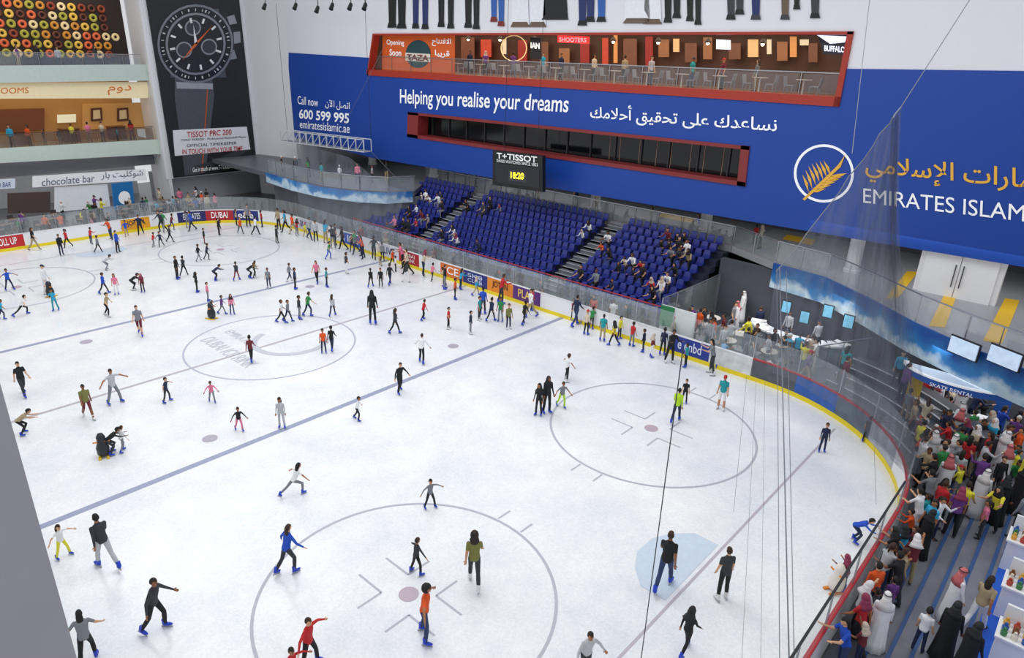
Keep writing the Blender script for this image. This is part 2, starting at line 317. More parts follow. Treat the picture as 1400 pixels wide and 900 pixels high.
for a,b_ in zip(dl[:-1],dl[1:]): mb.prism([(a.x,a.y+.5,0),(b_.x,b_.y+.5,0),(b_.x,b_.y+.7,0),(a.x,a.y+.7,0)],(0,0,3.2))
mb.build('wall_curved',mat('#62676f',.6,var=.3,sc=1.),kind='structure')
MB().box((-40,26.9,0),(40,27.1,12)).build('wall_back',mat('#4b4d55',.7),kind='structure')
MB().prism([(-28.6,19.75,6.1),(40,19.75,6.1),(40,27,6.1),(-28.6,27,6.1)],(0,0,.2)).build('ceiling_concourse',mat('#2c2e34',.7),kind='structure')
MB().box((21.9,19.85,ZD),(25.1,20.3,6.1)).build('wall_service',mat('#e3e4e8',.5),kind='structure')
t=thing('double_door','white double service door with long steel pull handles on upper walkway','door',(23.5,19.8,ZD))
for k in (0,1): 
    l=MB().box((22.1+k*1.4+.02,19.76,ZD),(23.5+k*1.4-.02,19.84,ZD+2.0)).build('door_leaf',WHITE,t); MB().tube((23.35+k*.3,19.68,ZD+.5),(23.35+k*.3,19.68,ZD+1.5),.025).build('handle',mat('#50535a',.3,.6),l)
for i,x in enumerate((-22,-14,-6,2,10,19,27)):
    MB().lathe((x,22.8 if x<19 else 20.6,ZD),[(.4,0),(.4,.15),(.33,.17),(.33,2.5)]).build('pillar',mat('#d4d5da',.5),label='round white pillar on the upper walkway under the blue wall',cat='pillar')
for qd in ([(1270,446),(1292,448),(1308,404),(1291,403)],[(1344,466),(1370,470),(1394,411),(1374,408)],[(1210,409),(1228,407),(1255,372),(1240,371)],[(900,296),(945,305),(950,300),(905,291)],[(1070,327),(1110,335),(1115,328),(1076,321)]):
    MB().prism([onz(u,v,ZD+.006) for u,v in qd],(0,0,.01)).build('floor_stripe',mat('#e8ba26',.5),label='yellow stripe across the grey upper walkway floor',cat='floor marking')
# ================================================================ FAR LONG WALL
YW=19.5; PW=('y',YW)
def P2(p): return (p.x,p.z)
op1=[ony(u,v,YW) for u,v in ((503,103),(1148,146),(1168,43),(511,46))]
op2=[ony(u,v,YW) for u,v in ((558,187),(1020,255),(1026,200),(559,153))]
def holed(outer,holes,y,th,name,m,**k):
    polys=[[Vector((x,0,z)) for x,z in outer]]+[[Vector((x,0,z)) for x,z in h] for h in holes]
    tri=geometry.tessellate_polygon([[Vector((p.x,p.z,0)) for p in q] for q in polys]); pts=[p for q in polys for p in q]
    vs=[Vector((p.x,y,p.z)) for p in pts]+[Vector((p.x,y+th,p.z)) for p in pts]; n=len(pts)
    fs=[tuple(t) for t in tri]+[tuple(i+n for i in t) for t in tri]; s=0
    for q in polys:
        l=len(q); fs+=[(s+i,s+(i+1)%l,s+(i+1)%l+n,s+i+n) for i in range(l)]; s+=l
    return MB().add(vs,fs).build(name,m,**k)
bl=P2(ony(395,186,YW)); bm=P2(ony(510,216,YW)); br=(40,5.75)
h1=[P2(p) for p in op1]; h2=[P2(p) for p in op2]
holed([bl,bm,P2(ony(1010,300,YW)),P2(ony(1400,365,YW)),br,(40,20),(bl[0],20)],[h1,h2],YW,.25,'wall_long',mat('#e6e7ee',.55,var=.015),kind='structure')
bt=[P2(ony(u,v,YW)) for u,v in ((1400,97),(1158,94))]; tl=[P2(ony(u,v,YW)) for u,v in ((506,79),(395,72))]
blue=mat('#0b419f',.45,var=.04,sc=.4)
bw=holed([bl,bm,P2(ony(1010,300,YW)),P2(ony(1400,365,YW)),br,(40,13.1)]+bt+[h1[1],h1[0]]+tl,[h2],YW-.04,.035,'advertising_hoarding',blue,label='huge royal blue advertising hoarding with white and gold lettering on the far wall',cat='hoarding')
WT=mat('#f4f6fb',.5,em=.15); GD=mat('#deaa3a',.4,em=.15)
wtext('Helping you realise your dreams',PW,((548,147),(777,161),(548,122)),WT,bw,.08,.012)
wtext(ar('نساعدك على تحقيق أحلامك'),PW,((808,166),(1062,186),(808,141)),WT,bw,.08,.012)
wtext('Call now',PW,((408,142),(436,146),(408,131)),WT,bw,.08); wtext(ar('اتصل الآن'),PW,((446,148),(479,152),(446,136)),WT,bw,.08)
wtext('600 599 995',PW,((410,162),(478,169),(410,149)),WT,bw,.08,.02); wtext('emiratesislamic.ae',PW,((411,175),(479,182),(411,164)),WT,bw,.08)
wtext('EMIRATES ISLAMIC',PW,((1181,277),(1436,307),(1181,257)),WT,bw,.08,.0); wtext(ar('الإمارات الإسلامي'),PW,((1184,248),(1448,276),(1184,212)),GD,bw,.08,.01)
mb=MB()
for i in range(40):
    a0,a1=360*i/40,360*(i+1)/40; q=[(1127+r*math.cos(math.radians(a)),237+r*.97*math.sin(math.radians(a))) for a,r in ((a0,41),(a1,41),(a1,37.5),(a0,37.5))]
    p,v=wallprint(PW,q,.05,.02); mb.prism(p,v)
mb.build('emblem_ring',WT,bw)
mb=MB()
for i in range(7):
    t_=i/6; bu,bv=1106+t_*30,262-t_*22-8*t_*(1-t_)
    for s in (0,1):
        ln=(30-10*abs(t_-.4)) ; dx,dy=((-.35,-1) if s==0 else (1,-.18)); dx*=1+.3*t_; k=math.hypot(dx,dy); dx/=k;dy/=k
        tip=(bu+dx*ln*.95,bv+dy*ln*.95); w=3.; nx,ny=-dy*w,dx*w; m_=(bu+dx*ln*.45,bv+dy*ln*.45)
        p,v=wallprint(PW,[(bu,bv),(m_[0]+nx,m_[1]+ny),tip,(m_[0]-nx*.3,m_[1]-ny*.3)],.05,.02); mb.prism(p,v)
p,v=wallprint(PW,[(1098,272),(1101,274),(1150,228),(1156,212),(1146,226)],.05,.03); mb.prism(p,v)
mb.build('emblem_leaf',GD,bw)
hexs=['#16171c','#1e2f66','#2b5fae','#eceff5','#6b5a4a','#3a3c44','#7c2a2a']
wp=thing('wall_print','printed row of standing legs and robes cut off at knee, high on the white wall','wall print',ony(830,30,YW))
def leg(us,v1,mi,sh=0,rb=0):
    mb=MB()
    for u,w,dv in us:
        if rb: p,v=wallprint(PW,[(u-w*.4,-30),(u+w*.4,-30),(u+w*.5,v1),(u-w*.5,v1)],.05,.01); mb.prism(p,v,0)
        else:
            p,v=wallprint(PW,[(u-w/2,-30),(u+w/2,-30),(u+w*.38,v1+dv-4),(u-w*.38,v1+dv-4)],.05,.01); mb.prism(p,v,0)
        p,v=wallprint(PW,[(u-w*.4,v1+dv-4),(u+w*.4,v1+dv-4),(u+w*.55,v1+dv+3),(u-w*.55,v1+dv+3)],.07,.01); mb.prism(p,v,1)
    mb.build('printed_figure',[mat(hexs[mi],.6),mat(hexs[sh],.6)],wp)
for a in [([(537,12,0),(550,12,1)],35,0),([(569,9,0),(582,9,1)],36,1),([(604,9,0),(617,9,2)],34,0),([(641,10,0),(652,9,2)],35,0),([(676,9,0),(686,9,6)],27,2,6),([(797,12,0),(808,12,-5)],32,1),([(823,12,0)],27,2),([(914,11,0),(926,11,-6)],28,0),([(944,10,0),(955,9,5)],26,0),([(1000,12,0),(1012,12,-7)],24,5),([(1034,13,0)],24,1,5),([(1074,12,0)],24,4,5),([(1090,9,0)],10,0),([(1115,13,0)],22,5),([(712,24,0)],34,3,4,1),([(736,22,0)],34,3,4,1),([(760,34,0)],24,0,0,1),([(872,36,0)],29,3,4,1),([(893,24,0)],30,3,4,1)]: leg(*a)
def framed(op,name,label,m,w,depth):
    t=thing(name,label,'opening frame',(op[0].x,YW,op[0].z)); mb=MB()
    c=sum(op,Vector((0,0,0)))/4
    for i in range(4):
        a,b_=op[i],op[(i+1)%4]; ww=w[i]; up=Vector((0,0,1)) if i in (0,2) else Vector((1,0,0)); sg=1 if (c-a).dot(up)>0 else -1
        mb.prism([a+Vector((0,-.12,0)),b_+Vector((0,-.12,0)),b_+up*sg*ww+Vector((0,-.12,0)),a+up*sg*ww+Vector((0,-.12,0))],(0,depth,0))
    mb.build('frame',m,t); return t
fr1=framed(op1,'opening_frame','red framed long upper opening of the restaurant terrace in the blue wall',mat('#a8301f',.5),(.42,.25,.12,.15),.6)
fr2=framed(op2,'opening_frame','dark red frame round the lower strip of black windows in blue wall',mat('#842a2c',.5),(.22,.45,.18,1.2),1.)
ZR=11.55
MB().box((-19,YW+.1,ZR-.3),(18.5,26.8,ZR)).build('floor_restaurant',mat('#6e5344',.5),kind='structure')
MB().box((-19,26.2,ZR),(18.5,26.4,15)).build('wall_restaurant',mat('#553a30',.6,var=.6,sc=.8),kind='structure')
MB().box((-19,YW+.25,14.9),(18.5,26.8,15)).build('ceiling_restaurant',mat('#2c2220',.6),kind='structure')
for x in (-19,18.3): MB().box((x,YW+.25,ZR),(x+.2,26.4,15)).build('wall_restaurant_side',mat('#4a2c28',.6),kind='structure')
PR=('y',20.3)
def sign(name,label,pl,pix,m,th=.06,off=.0,cat='sign'):
    p,v=wallprint(pl,pix,off,th); return MB().prism(p,v).build(name,m,label=label,cat=cat)
s=sign('restaurant_sign','orange opening-soon restaurant hoarding at left end of upper terrace',PR,[(523,98),(622,104),(622,46),(524,46)],mat('#c8581f',.5,em=.2))
wtext('Opening',PR,((530,63),(554,64),(530,54)),WT,s,.1,.02); wtext('Soon',PR,((534,76),(550,77),(534,67)),WT,s,.1,.02); wtext(ar('الافتتاح'),PR,((592,63),(618,64),(592,52)),WT,s,.1,.02); wtext(ar('قريبا'),PR,((596,78),(616,80),(596,68)),WT,s,.1,.02)
mb=MB(); p,v=wallprint(PR,circ(573,74,17,19),.07,.03); mb.prism(p,v); mb.build('badge',mat('#1c4a50',.5),s)
mb=MB(); p,v=wallprint(PR,[(556,72),(590,74),(590,85),(556,83)],.11,.02); mb.prism(p,v); mb.build('ribbon',mat('#e8ded0',.5),s); wtext('TAZA',PR,((558,82),(588,84),(558,74)),mat('#7a1f1c',.5),s,.14,.03)
s=sign('neon_sign','red glowing sign over the dark restaurant front',PR,[(763,58),(806,60),(806,50),(763,48)],mat('#d22a2a',.4,em=1.5)); wtext('SHOOTERS',PR,((766,57),(803,58),(766,51)),WT,s,.1,.02)
s=sign('neon_sign','white lettered dark sign beside the round neon',PR,[(726,80),(740,81),(740,52),(726,51)],mat('#1a1416',.4)); wtext('IAN',PR,((727,66),(739,67),(727,58)),mat('#f0e6e0',.4,em=1.5),s,.1,.02)
mb=MB()
for i in range(20):
    a0,a1=18*i,18*i+18; p,v=wallprint(PR,[(703+r*math.cos(math.radians(a)),66+r*math.sin(math.radians(a))) for a,r in ((a0,18),(a1,18),(a1,17),(a0,17))],.02,.03); mb.prism(p,v)
mb.build('neon_ring',mat('#f0c98a',.4,em=.6),label='thin round neon ring hung in the dark restaurant front',cat='sign')
s=sign('wall_screen','small white lit screen above the restaurant tables',PR,[(980,67),(999,68),(999,55),(980,54)],mat('#e8eef8',.3,em=1.2),cat='screen')
s=sign('restaurant_sign','blue-white winged restaurant sign at the right end of upper terrace',PR,[(1126,74),(1158,76),(1162,48),(1118,46)],mat('#27222c',.4)); wtext('BUFFALO',PR,((1128,70),(1156,72),(1128,62)),mat('#dfe6ff',.4,em=1),s,.1,.03)
wings=MB(); p,v=wallprint(PR,[(1118,48),(1160,50),(1156,58),(1136,60)],.1,.02); wings.prism(p,v); wings.build('wing',mat('#dfe6ff',.4,em=1),s)
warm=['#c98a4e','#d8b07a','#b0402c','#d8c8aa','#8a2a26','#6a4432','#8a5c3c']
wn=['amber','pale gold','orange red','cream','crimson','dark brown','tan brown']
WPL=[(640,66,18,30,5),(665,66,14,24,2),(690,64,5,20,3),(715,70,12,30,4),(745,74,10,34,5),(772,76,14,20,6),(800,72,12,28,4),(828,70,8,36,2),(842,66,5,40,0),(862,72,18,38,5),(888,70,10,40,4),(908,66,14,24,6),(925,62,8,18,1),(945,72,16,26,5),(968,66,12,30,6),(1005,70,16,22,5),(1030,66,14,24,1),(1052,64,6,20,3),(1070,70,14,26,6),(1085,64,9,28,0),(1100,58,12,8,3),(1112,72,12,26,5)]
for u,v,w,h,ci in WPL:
    sign('wall_panel','small glowing %s wall panel inside the upper restaurant'%wn[ci],('y',25.8),[(u-w/2,v+h/2),(u+w/2,v+h/2),(u+w/2,v-h/2),(u-w/2,v-h/2)],mat(warm[ci],.5,em=.5,var=.4,sc=1.5),cat='wall panel')  # emission put into the panel colours to brighten the restaurant interior
for i in range(11):
    x=-16+i*3.1; t=thing('pendant_lamp','warm pendant lamp hanging over the restaurant terrace','lamp',(x,22.5,14)); MB().lathe((x,22.5,13.9),[(.05,.25),(.16,.1),(.18,0),(.02,0)],12).build('shade',mat('#2a1b14',.5),t); MB().tube((x,22.5,14.1),(x,22.5,14.9),.01,n=5).build('cord',BLACK,t); MB().ell((x,22.5,13.88),(.09,.09,.09)).build('bulb',mat('#ffe0b0',.4,em=14),t)
a,b_=op1[0],op1[1]; rail('glass_railing','glass balustrade along front of the upper restaurant terrace',[a+Vector((0,.6,.4)),b_+Vector((0,.6,.4))],1.0,STEEL,2.2,GLASS2)
def chair_mesh(col):
    mb=MB().box((-.21,-.21,.43),(.21,.21,.47)).prism([(-.2,-.2,.47),(.2,-.2,.47),(.19,-.27,.88),(-.19,-.27,.88)],(0,-.03,0))
    for x in (-.19,.19):
        for y in (-.19,.19): mb.bar((x*1.1,y*1.1,0),(x,y,.44),.035,.035)
    me=bpy.data.meshes.new('chair'); me.from_pydata([tuple(v) for v in mb.v],[],mb.f); me.materials.append(mat(col,.5)); return me
def table_mesh(col):
    mb=MB().lathe((0,0,0),[(.25,0),(.25,.03),(.04,.05),(.04,.7),(.2,.71),(.38,.72),(.38,.75)],16)
    me=bpy.data.meshes.new('table'); me.from_pydata([tuple(v) for v in mb.v],[],mb.f); me.materials.append(mat(col,.5)); return me
CHM=chair_mesh('#8b8f98'); CHD=chair_mesh('#3a3032'); TBM=table_mesh('#c9c4bc'); TBD=table_mesh('#7a5a44')
def dine(x,y,z,cm,tm,where):
    o=inst(tm,'cafe_table',None,(x,y,z)); tag(o,'small round pedestal table '+where,'table','cafe tables')
    for k in range(2):
        o=inst(cm,'cafe_chair',None,(x+(.62 if k else -.62),y+random.uniform(-.1,.1),z),(PI/2 if k else -PI/2)); tag(o,'%s chair at a round table %s'%('grey' if cm is CHM else 'dark',where),'chair','cafe chairs')
for i in range(13): dine(-11.5+i*2.2,21.0,ZR,CHM,TBM,'behind the terrace glass above')
t=thing('window_strip','strip of black tinted windows with thin mullions in the lower opening','windows',(0,20.6,7))
MB().box((-13.4,20.55,6.7),(14,20.6,9.2)).build('glass_pane',mat('#0e1014',.08,var=.3,sc=.8),t)
for i in range(15): MB().box((-11.5+i*1.8,20.45,6.9),(-11.45+i*1.8,20.56,9.1)).build('mullion',mat('#3c3a40',.4),t)
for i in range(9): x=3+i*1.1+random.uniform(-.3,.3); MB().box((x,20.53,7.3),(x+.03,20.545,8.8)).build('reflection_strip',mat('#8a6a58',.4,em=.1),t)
MB().box((-13.4,YW+.25,6.6),(14,20.6,6.9)).build('trim_1',mat('#2a2226',.6),kind='structure'); MB().box((-13.4,YW+.25,9.15),(14,20.6,9.4)).build('trim_2',mat('#2a2226',.6),kind='structure')
PS=('y',17.8); a=ony(712,260,17.8)
t=thing('scoreboard','black hanging scoreboard with yellow digits in front of the blue wall','scoreboard',a)
p,v=wallprint(PS,[(678,252),(746,262),(746,213),(678,205)],0,.3); MB().prism(p,v).build('case',BLACK,t)
p,v=wallprint(PS,[(682,248),(742,257),(742,230),(682,223)],.3,.02); MB().prism(p,v).build('display',mat('#23262d',.3),t)
wtext('T+TISSOT',PS,((684,216),(739,222),(684,208)),WT,t,.34,.02); wtext('SWISS WATCHES SINCE 1853',PS,((684,221),(740,227),(684,217)),WT,t,.34)
wtext('18:20',PS,((703,243),(721,245),(703,234)),mat('#f2e22a',.4,em=2),t,.34,.02)
p,v=wallprint(PS,[(700,246),(724,249),(724,235),(700,232)],.32,.005); MB().prism(p,v).build('digit_panel',mat('#3a3d44',.4),t)
for u in (690,735):
    q=ony(u,205,17.8); MB().tube(q,q+Vector((0,0,9)),.015,n=5).build('cable',DARK,t)
PG=18.3; t=thing('work_platform','white truss suspended work platform hanging at left of the blue wall','platform',ony(452,205,PG))
A=ony(394,192,PG);B=ony(508,207,PG); mb=MB(); up=Vector((0,0,.9)); dp=Vector((0,-.7,0))
for o_ in (Vector((0,0,0)),up,dp,dp+up): mb.bar(A+o_,B+o_,.06,.06)
for i in range(13):
    q=A+(B-A)*i/12; mb.bar(q,q+up,.05,.05); mb.bar(q+dp,q+dp+up,.05,.05); mb.bar(q,q+dp,.04,.04)
    if i<12: r=A+(B-A)*(i+1)/12; mb.bar(q+dp,r+dp+up,.035,.035)
mb.build('truss_frame',mat('#d6dade',.4),t); MB().prism([A,B,B+dp,A+dp],(0,0,.05)).build('deck_board',mat('#8a8f96',.6),t)
for q in (A,B): MB().tube(q+up,q+up+Vector((0,0,10)),.015,n=5).build('cable',DARK,t)
for i,u in enumerate((363,405,435,455,480,500)):
    q=ony(u,8 if i!=2 else 12,17.5); t=thing('stage_light','black stage spotlight hanging high before the white upper wall','spotlight',q,'stage spotlights')
    MB().tube(q+Vector((0,0,.15)),q+Vector((.1,-.25,-.25)),.12,.17,10).build('lamp_body',BLACK,t); MB().bar(q+Vector((-.2,0,0)),q+Vector((.2,0,0)),.03,.05).bar(q+Vector((0,0,0)),q+Vector((0,0,.7)),.04,.04).build('yoke',BLACK,t)
# ================================================================ LEFT END
XF=-34
z2,z1=5.3,10.9
def fx(pix,name,m,label=None,th=.15,off=0,cat='panel',kind=None,x=XF):
    p,v=wallprint(('x',x),pix,off,th); return MB().prism(p,v).build(name,m,label=label,cat=cat,kind=kind)
MB().box((-41,-14,z2-.5),(XF+.05,9.6,z2)).build('floor_gallery',mat('#b8a27e',.5),kind='structure'); MB().box((-41,-14,z1-.5),(XF+.05,9.6,z1)).build('floor_gallery',mat('#6b5a4c',.5),kind='structure')
fx([(-60,226),(222,210),(219,190),(-60,206)],'trim_3',mat('#cfe0d6',.5),kind='structure',off=.06); fx([(-60,114),(207,110),(203,88),(-60,90)],'trim_4',mat('#c6d6ce',.5),kind='structure',off=.06)
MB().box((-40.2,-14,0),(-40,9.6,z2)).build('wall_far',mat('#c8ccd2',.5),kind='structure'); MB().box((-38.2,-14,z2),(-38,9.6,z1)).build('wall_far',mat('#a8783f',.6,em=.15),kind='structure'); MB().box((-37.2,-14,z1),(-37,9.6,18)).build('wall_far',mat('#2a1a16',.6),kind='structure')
sf=fx([(-60,135),(202,134),(201,112),(-60,114)],'shop_fascia',mat('#e6d8b0',.5,em=.2),'cream fascia strip with orange letters on the middle gallery',x=XF-.5); ORG=mat('#c8691c',.5,em=.2)
wtext('OOMS',('x',XF-.5),((0,128),(38,127),(0,120)),ORG,sf,.2,.0); wtext(ar('دوم'),('x',XF-.5),((146,130),(178,129),(146,117)),ORG,sf,.2,.0)
for u in (132,168): 
    s=fx([(u-8,166),(u+8,165),(u+7,147),(u-8,148)],'picture_frame',mat('#5a3418',.5),'brown framed picture on the warm wall of middle gallery',th=.05,x=-37.7,cat='picture'); p,v=wallprint(('x',-37.7),[(u-5,163),(u+5,162),(u+4,150),(u-5,151)],.06,.02); MB().prism(p,v).build('print',mat('#e3cfa6',.5),s)
fx([(78,168),(103,167),(103,156),(78,157)],'wall_screen',mat('#d8d4b8',.4,em=.5),'pale green lit board on the middle gallery wall',x=-37.8,cat='screen')
fx([(-20,180),(60,178),(60,148),(-20,150)],'wall_panel',mat('#7a4422',.5),'brown timber wall panel at left of the middle gallery',x=-37.9,cat='wall panel'); fx([(112,178),(198,176),(198,140),(112,142)],'wall_panel',mat('#c89454',.5,em=.1),'honey coloured timber wall panel behind framed pictures',x=-37.95,cat='wall panel')
for y in (0.5,4,7.5):
    MB().box((-37.2,y-.6,z2),(-36.4,y+.6,z2+1.0)).box((-37.25,y-.66,z2+1.0),(-36.3,y+.66,z2+1.06)).build('counter',mat('#6b3f22',.5),label='brown serving counter on the middle gallery',cat='counter')
rail('glass_railing','dark railing of the middle gallery at the far left',[(XF,-8,z2),(XF,9.4,z2)],1.15,mat('#3a3b40',.4),1.5,sheer('smoked_glass','#6a5f58',.4))
rail('glass_railing','railing of the top gallery at the far left',[(XF,-8,z1),(XF,9.4,z1)],1.15,mat('#8d9096',.4),1.5)
q=MB(); rr=[]
for i in range(18):
    a=2*PI*i/18; rr.append([Vector((.09*math.sin(2*PI*j/8),math.cos(a)*(.21+.10*math.cos(2*PI*j/8)),math.sin(a)*(.21+.10*math.cos(2*PI*j/8)))) for j in range(8)])
q.loft(rr+[rr[0]],cap=False); 
rings=[]
for h in ('#c9882e','#8a3a1e','#e0b64a','#a8a03a','#d9643a','#5c2c1a','#e8cf9a'):
    m_=bpy.data.meshes.new('ring'); m_.from_pydata([tuple(v) for v in q.v],[],q.f); m_.materials.append(mat(h,.4,em=.15)); m_.polygons.foreach_set('use_smooth',[True]*len(q.f)); rings.append(m_)
rn=['golden','chocolate','yellow','olive','orange','dark brown','cream']
for r in range(6):
    for c in range(15 if r!=2 else 16):
        y=-1.9+c*.71; z=11.95+r*.68
        k=random.randrange(7); o=inst(rings[k],'ring_decoration',None,(-36.9,y,z)); tag(o,'%s glazed ring mounted on shop wall, row %d up, %s from left'%(rn[k],r+1,ORD[c]),'decoration','glazed rings on the top gallery wall')
MB().box((XF-1.5,-14,3.2),(XF-1.2,9.6,z2-.5)).build('wall_fascia',mat('#6d7078',.6),kind='structure')
s=fx([(44,256),(200,246),(198,231),(44,241)],'shop_fascia',mat('#e8eaee',.4,em=.2),'white shop fascia with grey bilingual lettering at ground level',x=XF-1,cat='shop sign')
wtext('chocolate bar',('x',XF-1),((56,254),(128,248),(56,244)),mat('#5b6a80',.4),s,.2,.0); wtext(ar('شوكليت بار'),('x',XF-1),((137,246),(194,242),(137,235)),mat('#5b6a80',.4),s,.2,.0)
s=fx([(-30,260),(20,257),(20,244),(-30,247)],'shop_fascia',mat('#cfd6e6',.4,em=.2),'smaller white shop fascia at the far left edge',x=XF-1,cat='shop sign'); wtext('FOOD BAR',('x',XF-1),((-18,257),(14,255),(-18,250)),mat('#34508a',.4),s,.2,.0)
s=fx([(156,291),(184,287),(180,248),(152,251)],'hanging_banner',mat('#1d6fae',.5,em=.1),'blue vertical banner with a round white emblem outside the shop',x=XF-.6,cat='banner'); p,v=wallprint(('x',XF-.6),circ(169,270,8,9),.17,.02); MB().prism(p,v).build('emblem',WT,s)
s=fx([(74,290),(150,282),(146,252),(74,256)],'shop_window',mat('#d7dbe0',.3,em=.2),'bright plain shop window beside the blue banner',x=XF-1.3,cat='shop window'); s=fx([(10,292),(68,290),(68,262),(10,264)],'shop_window',mat('#5a4a48',.3),'dark shop window under the small fascia',x=XF-1.3,cat='shop window')
for i in range(16): dine(-28.8-(i%3)*1.5,-4+i*.9,0,CHD,TBD,'outside the ground floor cafe')
XB=-33; PB=('x',XB)
ban=fx([(237,243),(351,231),(322,-40),(193,-40)],'advertising_banner',mat('#202228',.5,var=.7,sc=10.),'tall black banner picturing a chronograph wristwatch on the far wall',x=XB,cat='banner',th=.1)
def bp(pix,name,m,off): p,v=wallprint(PB,pix,off,.015); MB().prism(p,v).build(name,m,ban)
bp([(238,98),(288,102),(292,130),(280,236),(252,240),(238,132)],'watch_strap',mat('#4c5058',.6,var=.5,sc=12.),.11)
bp([(282,122),(283.5,122),(276,236),(274.5,236)],'strap_stitching',mat('#b8562a',.5),.13); bp([(240,112),(290,114),(290,122),(241,121)],'strap_loop',mat('#9a9ea6',.4),.13)
bp([(236,16),(298,12),(308,106),(232,106)],'watch_lug',mat('#5a5e66',.3,.3),.125)
bp(circ(266,60,52,54),'watch_bezel',mat('#83878f',.3,.3),.14); bp(circ(266,60,49,51),'watch_ring',mat('#2a2c32',.3,.3),.16)
for k in range(60):
    a=math.radians(6*k-12); c_,s_=math.cos(a),math.sin(a); w=.9 if k%5 else 1.8
    if k%5==0 or k%2: bp([(266+c_*r-s_*w*.5,60+(s_*r+c_*w*.5)*1.03) for r,w in ((43.5,w),(47,w),(47,-w),(43.5,-w))],'bezel_mark',mat('#d0d2d8',.4),.175)
bp(circ(266,60,41,42.5),'watch_ring',mat('#8d9098',.3,.3),.18); bp(circ(266,60,38,39.5),'watch_dial',mat('#24262c',.4),.20)
for u,v,r in ((262,38,11),(250,68,11),(284,64,11)): bp(circ(u,v,r),'subdial',mat('#8d9097',.4),.22); bp(circ(u,v,r-2),'subdial',mat('#3a3c44',.4),.235)
for k in range(12):
    a=math.radians(30*k-12); c_,s_=math.cos(a),math.sin(a); bp([(266+c_*r-s_*w,60+s_*r+c_*w) for r,w in ((29,1.4),(36,1.4),(36,-1.4),(29,-1.4))],'hour_marker',mat('#e4e6ea',.4),.24)
for a_,l,w,c_ in ((130,28,2,'#d0622e'),(-48,34,1.6,'#d0622e'),(-98,26,2.2,'#e6e8ec')):
    a=math.radians(a_); x,y=math.cos(a),math.sin(a); bp([(266-y*w,60+x*w),(266+x*l,60+y*l),(266+y*w,60-x*w)],'watch_hand',mat(c_,.4),.26)
bp([(318,44),(327,43),(328,58),(319,60)],'watch_crown',mat('#9a9da5',.3,.5),.14)
for v in (28,76): bp([(309,v-5),(319,v-8),(323,v+4),(313,v+6)],'watch_pusher',mat('#9a9da5',.3,.5),.13)
bp([(238,213),(341,204),(336,173),(235,178)],'caption_panel',mat('#e6e8ee',.5),.15)
bp([(262,228),(300,226),(345,203),(338,198),(290,220)],'brand_ribbon',mat('#3a3d46',.5),.14)
wtext('TISSOT PRC 200',PB,((254,188),(315,184),(254,180)),mat('#b82a2a',.5),ban,.2,.01); wtext('TONY PARKER - Professional Basketball Player',PB,((246,194),(335,189),(246,190)),mat('#333333',.5),ban,.2)
wtext('OFFICIAL TIMEKEEPER',PB,((254,201),(322,197),(254,197)),mat('#333333',.5),ban,.2); wtext('IN TOUCH WITH YOUR TIME',PB,((248,211),(330,206),(248,204)),mat('#b82a2a',.5),ban,.2,.01)
wtext('Get in touch at www.T-TOUCH.com',PB,((262,235),(322,229),(262,229)),WT,ban,.2)
MB().box((XB-.4,9.5,2.2),(XB-.05,18.2,20)).build('wall_end',mat('#e2e3e8',.5,var=.02),kind='structure')
MB().prism([(XB-.3,18.1,0),(-28.7,19.5,0),(-28.7,19.8,0),(XB-.5,18.4,0)],(0,0,20)).build('wall_end',mat('#dcdde2',.5,var=.02),kind='structure')
MB().prism([(XF-.2,9.65,0),(XB,9.65,0),(XB,9.9,0),(XF-3,9.9,0)],(0,0,20)).build('wall_end',mat('#dfe0e4',.5),kind='structure')
MB().box((-38,9.95,0),(-34,19,2.2)).build('wall_end',mat('#9fa2aa',.5),kind='structure')
# ================================================================ RIGHT: lounge, desk, steps, kiosks
def ydeck(x): return float(np.interp(x,[p[0] for p in deckR[:9]],[p[1] for p in deckR[:9]]))
def onmural(u,v,off=.3):
    d=ray(u,v); t=15.
    while t<60:
        P=CP+d*t
        if P.y>ydeck(P.x)-off and P.x>12.8: return P
        t+=.05
    return CP+d*30
LCX,LCY=18.3,5.55
MB().prism([(13.2,12.95,0),(18.3,12.95,0),(20.2,12.8,0),(21.6,15.9,0),(18.4,18.4,0),(14.5,19,0),(13.2,19.2,0)],(0,0,.25)).build('floor_lounge',mat('#474a53',.4,var=.2),kind='structure')
mb=MB(); m2=MB(); CS=.21
for i in range(6):
    r0=7.5+i*.55; z=CS*(i+1)
    for j in range(12):
        a0,a1=[math.radians(36+38*(j+k)/12) for k in (0,1)]
        q=[(LCX+r*math.cos(a),LCY+r*math.sin(a),0) for a,r in ((a0,r0),(a1,r0),(a1,r0+.56),(a0,r0+.56))]; mb.prism(q,(0,0,z))
        q=[(LCX+r*math.cos(a),LCY+r*math.sin(a),z) for a,r in ((a0,r0),(a1,r0),(a1,r0+.09),(a0,r0+.09))]; m2.prism(q,(0,0,.008))
mb.build('floor_curved_steps',mat('#4a4d57',.5,var=.15),kind='structure'); m2.build('trim_curved_steps',mat('#b2b6c0',.5),kind='structure')
MB().prism([(12.8,19.3,0),(18.4,19.1,0),(23.2,17.6,0),(28.0,16.4,0),(40,13.2,0),(40,13.5,0),(28.1,16.7,0),(23.3,17.9,0),(18.5,19.4,0),(12.8,19.7,0)],(0,0,3.2)).build('wall_lounge',mat('#4a4d57',.6,var=.3,sc=1.),kind='structure')
rail('glass_railing','tall glass screen between lounge and the end of seats',[(12.9,13.3,.0),(13,16,.0),(13,19.2,0)],2.4)
rail('glass_railing','glass screen at the right side of the lounge',[(20.3,13.0,.0),(21.6,15.6,0)],2.3)
t=thing('bar_counter','curved lounge bar counter with white top under the mountain mural','counter',(18.2,16.4,.25))
